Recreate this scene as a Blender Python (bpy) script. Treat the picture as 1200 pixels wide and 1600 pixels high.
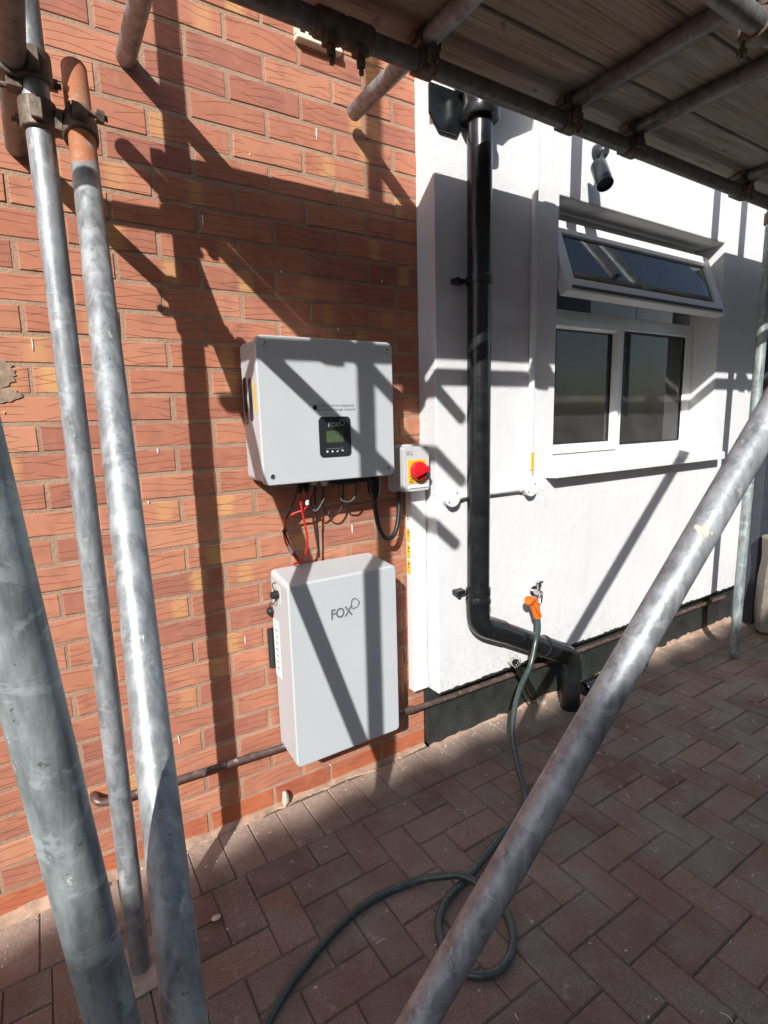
import bpy, bmesh, math, random
from mathutils import Vector, Matrix

# ------------------------------------------------------------------ camera, light, exposure
scene = bpy.context.scene
for o_ in list(bpy.data.objects):
    bpy.data.objects.remove(o_, do_unlink=True)
COL = scene.collection
CAM = Vector((-0.3435, -1.6756, 1.3391))
R0 = Vector((0.843, -0.5373, -0.0259))
R1 = Vector((0.1118, 0.1279, 0.9855))
R2 = Vector((-0.5262, -0.8336, 0.1678))
cd = bpy.data.cameras.new('camera')
cam = bpy.data.objects.new('camera', cd)
COL.objects.link(cam)
m3 = Matrix((R0, R1, R2)).transposed().to_quaternion().normalized().to_matrix()
cam.matrix_world = Matrix.Translation(CAM) @ m3.to_4x4()
cd.sensor_fit = 'AUTO'
cd.sensor_width = 36.0
cd.lens = 845.2245 / 1600.0 * 36.0
cd.clip_start = 0.02
cd.clip_end = 900.0
scene.camera = cam

SUN_D = Vector((0.94, 1.0, -0.845)).normalized()
elev = math.asin(-SUN_D.z)
world = bpy.data.worlds.new('World')
scene.world = world
world.use_nodes = True
wn = world.node_tree
wn.nodes.clear()
sky = wn.nodes.new('ShaderNodeTexSky')
sky.sky_type = 'NISHITA'
sky.sun_disc = False
sky.sun_elevation = elev
sky.sun_rotation = math.atan2(-SUN_D.x, -SUN_D.y)
sky.air_density = 1.0
sky.dust_density = 1.5
bg = wn.nodes.new('ShaderNodeBackground')
bg.inputs['Strength'].default_value = 0.15
wo = wn.nodes.new('ShaderNodeOutputWorld')
wn.links.new(sky.outputs[0], bg.inputs['Color'])
wn.links.new(bg.outputs[0], wo.inputs['Surface'])

sd = bpy.data.lights.new('sun', 'SUN')
sd.energy = 5.0
sd.angle = math.radians(0.5)
sd.color = (1.0, 0.98, 0.95)
sun = bpy.data.objects.new('sun', sd)
COL.objects.link(sun)
sun.rotation_euler = SUN_D.to_track_quat('-Z', 'Y').to_euler()
sun.location = (-6, -7, 8)

scene.view_settings.view_transform = 'Standard'
scene.view_settings.look = 'None'
scene.view_settings.gamma = 1.0
scene.view_settings.exposure = 0.30
scene.view_settings.use_curve_mapping = False
scene.cycles.max_bounces = 8
scene.cycles.use_denoising = True

rnd = random.Random(7)

# ------------------------------------------------------------------ materials
def new_mat(name):
    m = bpy.data.materials.new(name)
    m.use_nodes = True
    nt = m.node_tree
    nt.nodes.clear()
    out = nt.nodes.new('ShaderNodeOutputMaterial')
    p = nt.nodes.new('ShaderNodeBsdfPrincipled')
    nt.links.new(p.outputs[0], out.inputs['Surface'])
    return m, nt, p

class NT:
    """tiny helper for wiring nodes"""
    def __init__(s, nt): s.t = nt
    def n(s, typ, **kw):
        nd = s.t.nodes.new(typ)
        for k, v in kw.items(): setattr(nd, k, v)
        return nd
    def l(s, a, b): s.t.links.new(a, b)
    def math(s, op, a, b=None, c=None, clamp=False):
        nd = s.n('ShaderNodeMath', operation=op, use_clamp=clamp)
        for i, v in enumerate((a, b, c)):
            if v is None: continue
            if isinstance(v, (int, float)): nd.inputs[i].default_value = v
            else: s.l(v, nd.inputs[i])
        return nd.outputs[0]
    def coord(s, kind='Object'):
        return s.n('ShaderNodeTexCoord').outputs[kind]
    def mapping(s, vec, scale=(1, 1, 1), loc=(0, 0, 0)):
        nd = s.n('ShaderNodeMapping')
        nd.inputs['Scale'].default_value = scale
        nd.inputs['Location'].default_value = loc
        s.l(vec, nd.inputs['Vector'])
        return nd.outputs[0]
    def noise(s, vec, scale, detail=3.0, rough=0.55, dist=0.0):
        nd = s.n('ShaderNodeTexNoise')
        nd.inputs['Scale'].default_value = scale
        nd.inputs['Detail'].default_value = detail
        nd.inputs['Roughness'].default_value = rough
        nd.inputs['Distortion'].default_value = dist
        if vec is not None: s.l(vec, nd.inputs['Vector'])
        return nd.outputs['Fac']
    def ramp(s, fac, stops, interp='LINEAR'):
        nd = s.n('ShaderNodeValToRGB')
        cr = nd.color_ramp
        cr.interpolation = interp
        while len(cr.elements) < len(stops): cr.elements.new(0.5)
        for e, (p, c) in zip(cr.elements, stops):
            e.position = p
            e.color = (c[0], c[1], c[2], 1) if not isinstance(c, (int, float)) else (c, c, c, 1)
        s.l(fac, nd.inputs[0])
        return nd.outputs[0]
    def mix(s, fac, a, b, mode='MIX'):
        nd = s.n('ShaderNodeMix', data_type='RGBA', blend_type=mode)
        for sock, v in ((nd.inputs['Factor'], fac), (nd.inputs[6], a), (nd.inputs[7], b)):
            if isinstance(v, (int, float)): sock.default_value = v
            elif isinstance(v, tuple): sock.default_value = (*v, 1)
            else: s.l(v, sock)
        return nd.outputs[2]
    def bump(s, h, strength=0.3, dist=0.002, normal=None):
        nd = s.n('ShaderNodeBump')
        nd.inputs['Strength'].default_value = strength
        nd.inputs['Distance'].default_value = dist
        s.l(h, nd.inputs['Height'])
        if normal is not None: s.l(normal, nd.inputs['Normal'])
        return nd.outputs[0]

def simple(name, col, rough=0.5, metal=0.0, var=0.12, scale=30, bump=0.0, bscale=200, coat=0.0, dirt=None, spec=None):
    m, nt, p = new_mat(name)
    h = NT(nt)
    co = h.coord()
    f = h.noise(co, scale, 4)
    dark = tuple(c * (1 - var) for c in col)
    lite = tuple(min(1, c * (1 + var)) for c in col)
    c = h.ramp(f, [(0.3, dark), (0.7, lite)])
    if dirt:
        f2 = h.noise(co, dirt[1], 5, 0.65)
        k = h.ramp(f2, [(dirt[2], 0.0), (dirt[2] + 0.12, 1.0)])
        c = h.mix(h.math('MULTIPLY', k, dirt[3]), c, dirt[0])
    h.l(c, p.inputs['Base Color'])
    rr = h.ramp(f, [(0.3, max(0, rough - 0.06)), (0.7, min(1, rough + 0.06))])
    h.l(rr, p.inputs['Roughness'])
    p.inputs['Metallic'].default_value = metal
    if coat: p.inputs['Coat Weight'].default_value = coat
    if spec is not None: p.inputs['Specular IOR Level'].default_value = spec
    if bump:
        h.l(h.bump(h.noise(co, bscale, 3), bump, 0.002), p.inputs['Normal'])
    return m

def brick_material(name, low=False):
    m, nt, p = new_mat(name)
    h = NT(nt)
    uv = h.coord('UV')
    sep = h.n('ShaderNodeSeparateXYZ'); h.l(uv, sep.inputs[0])
    u, v = sep.outputs[0], sep.outputs[1]
    oi = h.n('ShaderNodeObjectInfo').outputs['Random']
    isl = h.n('ShaderNodeNewGeometry').outputs['Random Per Island']
    r = h.math('FRACT', h.math('ADD', oi, h.math('MULTIPLY', isl, 7.13)))
    r2 = h.math('FRACT', h.math('MULTIPLY', r, 17.37))
    r3 = h.math('FRACT', h.math('MULTIPLY', r, 41.91))
    off = h.n('ShaderNodeCombineXYZ')
    h.l(h.math('MULTIPLY', r, 37.0), off.inputs[0]); h.l(h.math('MULTIPLY', r2, 23.0), off.inputs[1])
    h.l(h.math('MULTIPLY', r3, 11.0), off.inputs[2])
    va = h.n('ShaderNodeVectorMath', operation='ADD'); h.l(uv, va.inputs[0]); h.l(off.outputs[0], va.inputs[1])
    vec = va.outputs[0]
    if low:
        base = h.ramp(r, [(0.0, (0.40, 0.110, 0.050)), (0.5, (0.44, 0.135, 0.062)), (1.0, (0.36, 0.1, 0.052))])
    else:
        base = h.ramp(r, [(0.0, (0.405, 0.152, 0.092)), (0.25, (0.505, 0.215, 0.128)), (0.45, (0.445, 0.175, 0.104)),
                          (0.62, (0.35, 0.135, 0.092)), (0.8, (0.485, 0.192, 0.110)), (1.0, (0.53, 0.24, 0.142))])
    n1 = h.noise(vec, 14, 3)
    base = h.mix(h.ramp(n1, [(0.48, 0.0), (0.75, 0.5)]), base, (0.255, 0.108, 0.085))
    n0 = h.noise(vec, 30, 4)
    base = h.mix(h.ramp(n0, [(0.5, 0.0), (0.8, 0.35)]), base, (0.53, 0.26, 0.16))
    # buff bands baked into some bricks
    c = h.math('MULTIPLY', h.math('SUBTRACT', r2, 0.5), 0.17)
    wob = h.math('MULTIPLY', h.math('SUBTRACT', h.noise(vec, 22, 3), 0.5), 0.04)
    d = h.math('ABSOLUTE', h.math('ADD', h.math('SUBTRACT', u, c), wob))
    band = h.math('SUBTRACT', 1.0, h.math('DIVIDE', h.math('SUBTRACT', d, 0.012), 0.020), clamp=True)
    band = h.math('MULTIPLY', band, h.math('GREATER_THAN', r3, 0.64))
    band = h.math('MULTIPLY', band, h.math('ADD', 0.35, h.math('MULTIPLY', r, 0.5)))
    if not low:
        base = h.mix(band, base, (0.60, 0.335, 0.135))
    # scored wavy rustic lines
    wv = h.math('MULTIPLY', h.math('SINE', h.math('ADD', h.math('MULTIPLY', u, 23.0), h.math('MULTIPLY', r, 40.0))), 0.0065)
    slope = h.math('MULTIPLY', u, h.math('MULTIPLY', h.math('SUBTRACT', r2, 0.5), 0.16))
    nz = h.math('MULTIPLY', h.math('SUBTRACT', h.noise(vec, 10, 0), 0.5), 0.014)
    w = h.math('ADD', h.math('ADD', v, wv), h.math('ADD', slope, nz))
    def fam(w, spacing, thick, ph, thr, sc):
        q = h.math('FRACT', h.math('ADD', h.math('DIVIDE', w, spacing), ph))
        a = h.math('ABSOLUTE', h.math('SUBTRACT', q, 0.5))
        ln = h.math('SUBTRACT', 1.0, h.math('DIVIDE', a, thick), clamp=True)
        msk = h.ramp(h.noise(h.mapping(vec, (sc, sc * 4.5, 1)), 1.0, 0), [(thr, 0.0), (thr + 0.05, 1.0)])
        return h.math('MULTIPLY', ln, msk)
    l1 = fam(w, 0.0195, 0.050, h.math('MULTIPLY', r, 5.0), 0.43, 7.5)
    w2 = h.math('SUBTRACT', h.math('SUBTRACT', v, h.math('MULTIPLY', slope, 1.3)), h.math('MULTIPLY', wv, 1.4))
    l2 = fam(w2, 0.033, 0.032, h.math('MULTIPLY', r3, 3.0), 0.54, 9)
    ln = h.math('MAXIMUM', l1, l2)
    base = h.mix(h.math('MULTIPLY', ln, 0.5 if low else 0.72), base, (0.115, 0.040, 0.026))
    wf = h.ramp(h.noise(h.coord(), 55, 5, 0.7), [(0.70, 0.0), (0.80, 0.5)])
    base = h.mix(wf, base, (0.55, 0.43, 0.34))
    h.l(base, p.inputs['Base Color'])
    p.inputs['Roughness'].default_value = 0.82
    p.inputs['Specular IOR Level'].default_value = 0.25
    hgt = h.math('SUBTRACT', h.math('MULTIPLY', h.noise(vec, 160, 4), 0.5), h.math('MULTIPLY', ln, 1.2))
    h.l(h.bump(hgt, 0.55, 0.0022), p.inputs['Normal'])
    return m

def mortar_material():
    m, nt, p = new_mat('sandy mortar')
    h = NT(nt); co = h.coord()
    c = h.ramp(h.noise(co, 9, 4), [(0.3, (0.32, 0.195, 0.128)), (0.55, (0.42, 0.275, 0.186)), (0.8, (0.51, 0.365, 0.255))])
    c = h.mix(h.ramp(h.noise(co, 260, 3), [(0.35, 0.0), (0.7, 0.5)]), c, (0.25, 0.170, 0.115))
    h.l(c, p.inputs['Base Color'])
    p.inputs['Roughness'].default_value = 0.95
    h.l(h.bump(h.noise(co, 130, 5, 0.7), 0.9, 0.004), p.inputs['Normal'])
    return m

def render_material():
    m, nt, p = new_mat('white masonry render')
    h = NT(nt); co = h.coord()
    c = h.ramp(h.noise(co, 3.0, 4), [(0.3, (0.72, 0.73, 0.73)), (0.7, (0.78, 0.785, 0.785))])
    st = h.ramp(h.noise(h.mapping(co, (14, 14, 2.2)), 1.0, 5, 0.7), [(0.55, 0.0), (0.85, 0.40)])
    c = h.mix(st, c, (0.58, 0.57, 0.53))
    sepz = h.n('ShaderNodeSeparateXYZ'); h.l(co, sepz.inputs[0])
    low = h.math('SUBTRACT', 1.0, h.math('DIVIDE', h.math('SUBTRACT', sepz.outputs[2], 0.26), 0.22), clamp=True)
    spl = h.ramp(h.noise(co, 55, 5, 0.75), [(0.50, 0.0), (0.60, 1.0)])
    c = h.mix(h.math('MULTIPLY', h.math('MULTIPLY', low, spl), 0.35), c, (0.42, 0.38, 0.33))
    h.l(c, p.inputs['Base Color'])
    p.inputs['Roughness'].default_value = 0.85
    n1 = h.noise(co, 230, 4, 0.65); n2 = h.noise(co, 22, 3)
    h.l(h.bump(h.math('ADD', n1, h.math('MULTIPLY', n2, 0.8)), 0.8, 0.0045), p.inputs['Normal'])
    return m

def plinth_material():
    m, nt, p = new_mat('black bitumen paint')
    h = NT(nt); co = h.coord()
    c = h.ramp(h.noise(co, 12, 5), [(0.3, (0.012, 0.014, 0.013)), (0.7, (0.035, 0.038, 0.035))])
    k = h.ramp(h.noise(co, 90, 5, 0.75), [(0.66, 0.0), (0.72, 0.8)])
    c = h.mix(k, c, (0.30, 0.28, 0.25))
    h.l(c, p.inputs['Base Color'])
    p.inputs['Roughness'].default_value = 0.6
    h.l(h.bump(h.noise(co, 60, 5, 0.65), 0.7, 0.008), p.inputs['Normal'])
    return m

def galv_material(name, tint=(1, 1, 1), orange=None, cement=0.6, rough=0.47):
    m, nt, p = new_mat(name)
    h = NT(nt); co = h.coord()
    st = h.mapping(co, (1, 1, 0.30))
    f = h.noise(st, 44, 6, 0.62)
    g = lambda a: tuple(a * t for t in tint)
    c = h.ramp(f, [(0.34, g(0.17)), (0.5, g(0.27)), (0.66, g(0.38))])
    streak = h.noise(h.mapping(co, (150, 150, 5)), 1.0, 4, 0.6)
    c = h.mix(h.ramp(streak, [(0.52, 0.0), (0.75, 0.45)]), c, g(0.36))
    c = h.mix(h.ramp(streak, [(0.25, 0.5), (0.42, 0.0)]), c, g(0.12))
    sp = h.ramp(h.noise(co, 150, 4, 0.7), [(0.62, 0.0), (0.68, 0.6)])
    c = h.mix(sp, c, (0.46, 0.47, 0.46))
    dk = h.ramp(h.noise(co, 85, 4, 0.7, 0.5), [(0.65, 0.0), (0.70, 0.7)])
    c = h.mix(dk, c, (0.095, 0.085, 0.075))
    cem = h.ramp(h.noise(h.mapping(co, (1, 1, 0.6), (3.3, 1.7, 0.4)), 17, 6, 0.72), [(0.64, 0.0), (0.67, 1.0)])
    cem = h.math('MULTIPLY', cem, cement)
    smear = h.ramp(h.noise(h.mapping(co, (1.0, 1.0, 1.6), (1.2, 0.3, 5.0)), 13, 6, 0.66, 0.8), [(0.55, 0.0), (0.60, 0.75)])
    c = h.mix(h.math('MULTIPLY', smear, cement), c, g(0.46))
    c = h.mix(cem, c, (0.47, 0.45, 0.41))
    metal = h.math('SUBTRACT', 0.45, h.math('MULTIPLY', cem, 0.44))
    if orange is not None:
        sep = h.n('ShaderNodeSeparateXYZ'); h.l(co, sep.inputs[0])
        zz = h.math('ADD', sep.outputs[2], h.math('MULTIPLY', h.math('SUBTRACT', h.noise(co, 22, 4), 0.5), 0.10))
        k = h.ramp(h.math('MULTIPLY', h.math('SUBTRACT', zz, orange), 8.0, clamp=True), [(0.0, 0.0), (0.06, 1.0)])
        k = h.math('MULTIPLY', k, h.ramp(h.noise(co, 60, 5, 0.7), [(0.36, 0.25), (0.46, 1.0)]))
        c = h.mix(k, c, (0.40, 0.155, 0.070))
        metal = h.math('SUBTRACT', metal, h.math('MULTIPLY', k, 0.6), clamp=True)
    h.l(c, p.inputs['Base Color'])
    h.l(metal, p.inputs['Metallic'])
    h.l(h.ramp(f, [(0.3, rough - 0.08), (0.7, rough + 0.1)]), p.inputs['Roughness'])
    hg = h.math('ADD', h.math('MULTIPLY', h.noise(co, 90, 4, 0.6), 0.5), cem)
    h.l(h.bump(hg, 0.45, 0.0022), p.inputs['Normal'])
    return m

def board_material():
    m, nt, p = new_mat('weathered scaffold timber')
    h = NT(nt); co = h.coord()
    g = h.noise(h.mapping(co, (2.2, 60, 60)), 1.0, 6, 0.65, 0.9)
    c = h.ramp(g, [(0.32, (0.15, 0.113, 0.078)), (0.5, (0.31, 0.252, 0.188)), (0.72, (0.46, 0.39, 0.31))])
    s = h.ramp(h.noise(co, 7, 5, 0.65), [(0.45, 0.0), (0.75, 0.7)])
    c = h.mix(s, c, (0.36, 0.34, 0.30))
    k = h.ramp(h.noise(co, 14, 3), [(0.66, 0.0), (0.72, 0.6)])
    c = h.mix(k, c, (0.06, 0.045, 0.032))
    h.l(c, p.inputs['Base Color'])
    p.inputs['Roughness'].default_value = 0.88
    h.l(h.bump(g, 0.9, 0.004), p.inputs['Normal'])
    return m

def paver_material():
    m, nt, p = new_mat('brindle block paving')
    h = NT(nt)
    co = h.coord('Object')
    oi = h.n('ShaderNodeObjectInfo').outputs['Random']
    isl = h.n('ShaderNodeNewGeometry').outputs['Random Per Island']
    r = h.math('FRACT', h.math('ADD', oi, h.math('MULTIPLY', isl, 5.71)))
    pos = h.n('ShaderNodeNewGeometry').outputs['Position']
    c = h.ramp(r, [(0.0, (0.125, 0.076, 0.061)), (0.25, (0.220, 0.130, 0.099)), (0.5, (0.165, 0.116, 0.097)), (0.75, (0.245, 0.144, 0.108)), (1.0, (0.190, 0.105, 0.078))])
    n = h.noise(pos, 4.5, 5, 0.65)
    c = h.mix(h.ramp(n, [(0.38, 0.0), (0.70, 0.85)]), c, (0.27, 0.235, 0.20))
    n2 = h.noise(pos, 210, 4, 0.75)
    c = h.mix(h.ramp(n2, [(0.35, 0.6), (0.55, 0.0)]), c, (0.090, 0.062, 0.052))
    c = h.mix(h.ramp(n2, [(0.58, 0.0), (0.72, 0.6)]), c, (0.42, 0.36, 0.31))
    n3 = h.noise(pos, 17, 6, 0.72)
    c = h.mix(h.ramp(n3, [(0.60, 0.0), (0.70, 0.6)]), c, (0.42, 0.385, 0.345))
    # dust by the wall foot, made paler to brighten the sunlit strip
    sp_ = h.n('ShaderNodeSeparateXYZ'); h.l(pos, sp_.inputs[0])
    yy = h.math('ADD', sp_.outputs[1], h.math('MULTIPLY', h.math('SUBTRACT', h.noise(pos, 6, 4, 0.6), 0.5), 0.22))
    sunlit_dust = h.math('MULTIPLY', h.math('ADD', yy, 0.24), 5.0, clamp=True)
    sunlit_dust = h.math('MULTIPLY', sunlit_dust, h.ramp(h.noise(pos, 45, 5, 0.7), [(0.30, 0.45), (0.62, 0.9)]))
    c = h.mix(sunlit_dust, c, (0.46, 0.345, 0.27))
    h.l(c, p.inputs['Base Color'])
    p.inputs['Roughness'].default_value = 0.9
    p.inputs['Specular IOR Level'].default_value = 0.3
    h.l(h.bump(h.math('ADD', n2, h.noise(pos, 60, 4)), 0.8, 0.003), p.inputs['Normal'])
    return m

def glass_material(name, rough=0.0, tint=(1, 1, 1), ior=1.55, dust=0.09):  # dust: weight of the added pale veil
    m = bpy.data.materials.new(name); m.use_nodes = True
    nt = m.node_tree; nt.nodes.clear(); h = NT(nt)
    out = h.n('ShaderNodeOutputMaterial')
    tr = h.n('ShaderNodeBsdfTransparent'); tr.inputs[0].default_value = (*tint, 1)
    gl = h.n('ShaderNodeBsdfGlossy'); gl.inputs['Roughness'].default_value = rough
    fr = h.n('ShaderNodeFresnel'); fr.inputs['IOR'].default_value = ior
    k = h.math('MULTIPLY', fr.outputs[0], 1.15, clamp=True)
    mx = h.n('ShaderNodeMixShader')
    h.l(k, mx.inputs[0]); h.l(tr.outputs[0], mx.inputs[1]); h.l(gl.outputs[0], mx.inputs[2])
    # pale veil mixed into the glass to brighten the dark panes
    df = h.n('ShaderNodeBsdfDiffuse'); df.inputs[0].default_value = (0.6, 0.6, 0.58, 1)
    dm = h.n('ShaderNodeMixShader')
    h.l(h.math('MULTIPLY', h.ramp(h.noise(h.coord(), 7, 6, 0.7), [(0.3, 0.3), (0.75, 1.0)]), dust), dm.inputs[0])
    h.l(mx.outputs[0], dm.inputs[1]); h.l(df.outputs[0], dm.inputs[2])
    h.l(dm.outputs[0], out.inputs['Surface'])
    return m

M = {}
M['brick'] = brick_material('rustic red brick')
M['brick_low'] = brick_material('painted orange brick', low=True)
M['mortar'] = mortar_material()
M['render'] = render_material()
M['dust'] = simple('reddish mortar dust', (0.40, 0.27, 0.19), 0.95, 0, 0.3, 25, 0.8, 160)
M['plinth'] = plinth_material()
M['galv'] = galv_material('galvanised tube', tint=(1.10, 1.15, 1.19), cement=0.6, rough=0.50)
M['galv_brace'] = galv_material('dull brace tube', tint=(1.0, 1.04, 1.08), cement=0.6, rough=0.52)
M['galv_worn'] = galv_material('galvanised tube with cement', cement=0.9, tint=(1.08, 1.23, 1.22), rough=0.55)
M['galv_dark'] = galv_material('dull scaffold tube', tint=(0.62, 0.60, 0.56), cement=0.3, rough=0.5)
M['galv_orange'] = galv_material('galvanised tube with orange paint', orange=1.82, tint=(1.12, 1.17, 1.18), rough=0.50)
M['dusty'] = simple('dusty base plate', (0.32, 0.255, 0.21), 0.85, 0.1, 0.3, 40, 0.4, 200)
M['steel'] = simple('rusty coupler steel', (0.17, 0.135, 0.105), 0.6, 0.55, 0.4, 60, 0.4, 160)
M['board'] = board_material()
M['hoop'] = simple('hoop iron', (0.16, 0.14, 0.12), 0.55, 0.6, 0.3, 50)
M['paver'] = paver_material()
M['sand'] = simple('joint sand and grit', (0.125, 0.098, 0.080), 0.95, 0, 0.5, 180, 0.8, 300)
M['earth'] = simple('trodden ground', (0.12, 0.10, 0.075), 0.95, 0, 0.4, 3, 0.6, 40)
M['black_pvc'] = simple('black plastic pipe', (0.010, 0.011, 0.012), 0.26, 0, 0.3, 20, dirt=((0.12, 0.12, 0.115), 45, 0.70, 0.3), spec=0.6)
M['black_rub'] = simple('black rubber', (0.015, 0.015, 0.016), 0.5, 0, 0.3, 40)
M['upvc'] = simple('white window plastic', (0.78, 0.785, 0.775), 0.32, 0, 0.03, 6, dirt=((0.55, 0.53, 0.47), 12, 0.66, 0.4))
M['white_pvc'] = simple('white electrical plastic', (0.80, 0.80, 0.79), 0.35, 0, 0.03, 8)
M['cream_pvc'] = simple('cream vent plastic', (0.70, 0.67, 0.52), 0.4, 0, 0.05, 20)
M['case'] = simple('pale grey powder coat', (0.50, 0.525, 0.535), 0.42, 0, 0.02, 6, 0.05, 900)
M['case_side'] = simple('grey cast aluminium', (0.50, 0.505, 0.52), 0.5, 0.1, 0.05, 14)
M['panel_black'] = simple('satin black panel', (0.022, 0.024, 0.027), 0.28, 0, 0.1, 10)
M['lcd'] = simple('green lcd glass', (0.075, 0.105, 0.055), 0.2, 0, 0.1, 60)
M['print_grey'] = simple('grey print', (0.15, 0.16, 0.17), 0.5, 0, 0.05, 20)
M['print_pale'] = simple('pale print', (0.42, 0.43, 0.44), 0.5, 0, 0.05, 20)
M['print_mid'] = simple('mid grey print', (0.25, 0.26, 0.27), 0.5, 0, 0.05, 20)
M['print_black'] = simple('black print', (0.02, 0.02, 0.02), 0.5, 0, 0.05, 20)
M['white_ink'] = simple('white ink', (0.8, 0.8, 0.8), 0.5, 0, 0.02, 20)
M['yellow'] = simple('warning yellow', (0.80, 0.50, 0.02), 0.45, 0, 0.08, 40)
M['red'] = simple('red switch plastic', (0.62, 0.012, 0.022), 0.3, 0, 0.08, 30)
M['red_cable'] = simple('red cable sheath', (0.50, 0.02, 0.018), 0.42, 0, 0.15, 60)
M['grey_cable'] = simple('grey cable sheath', (0.10, 0.10, 0.105), 0.5, 0, 0.15, 60)
M['iso_grey'] = simple('light grey enclosure', (0.56, 0.56, 0.55), 0.42, 0, 0.04, 10)
M['orange'] = simple('orange hose plastic', (0.80, 0.155, 0.012), 0.4, 0, 0.12, 40)
M['chrome'] = simple('worn chrome', (0.62, 0.61, 0.58), 0.22, 1.0, 0.15, 60)
M['copper'] = simple('tarnished copper pipe', (0.155, 0.105, 0.088), 0.45, 0.45, 0.35, 40, dirt=((0.60, 0.58, 0.56), 48, 0.58, 0.85))
M['lens_blue'] = simple('dark blue lens', (0.02, 0.03, 0.08), 0.12, 0, 0.1, 20)
M['hose'] = simple('green hose', (0.042, 0.060, 0.054), 0.32, 0, 0.25, 90, dirt=((0.25, 0.27, 0.25), 40, 0.6, 0.5), spec=0.6)
M['debris'] = simple('plaster chips and shavings', (0.55, 0.51, 0.45), 0.9, 0, 0.3, 90)
M['stone'] = simple('broken mortar', (0.52, 0.46, 0.37), 0.95, 0, 0.25, 60, 0.6, 120)
M['spatter'] = simple('grey cement spatter', (0.42, 0.41, 0.37), 0.95, 0, 0.25, 80, 0.6, 160)
M['smear'] = simple('old cement smear', (0.30, 0.215, 0.155), 0.95, 0, 0.35, 45, 0.8, 140)
M['gatepost'] = simple('charcoal painted timber', (0.035, 0.040, 0.052), 0.6, 0, 0.2, 20)
M['room'] = simple('dim room plaster', (0.55, 0.56, 0.55), 0.9, 0, 0.1, 2)
M['worktop'] = simple('kitchen unit', (0.55, 0.56, 0.54), 0.5, 0, 0.1, 4)
M['glass'] = glass_material('window glass')
M['tumbler'] = glass_material('clear tumbler', ior=1.5, dust=0.02)
M['far_wall'] = simple('buff brick facade', (0.36, 0.27, 0.20), 0.9, 0, 0.15, 4)
M['roof_tile'] = simple('concrete roof tile', (0.12, 0.085, 0.07), 0.9, 0, 0.2, 5)
M['far_glass'] = simple('dark far glass', (0.03, 0.035, 0.04), 0.1, 0, 0.1, 2)
M['sack'] = simple('woven beige sack', (0.22, 0.19, 0.155), 0.85, 0, 0.2, 50, 0.5, 260)
M['pink'] = simple('pink cloth', (0.55, 0.12, 0.18), 0.8, 0, 0.2, 50)
M['leaf'] = simple('garden leaf', (0.060, 0.115, 0.030), 0.55, 0, 0.45, 20)
M['stem'] = simple('plant stem', (0.10, 0.085, 0.04), 0.8, 0, 0.3, 20)

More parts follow.
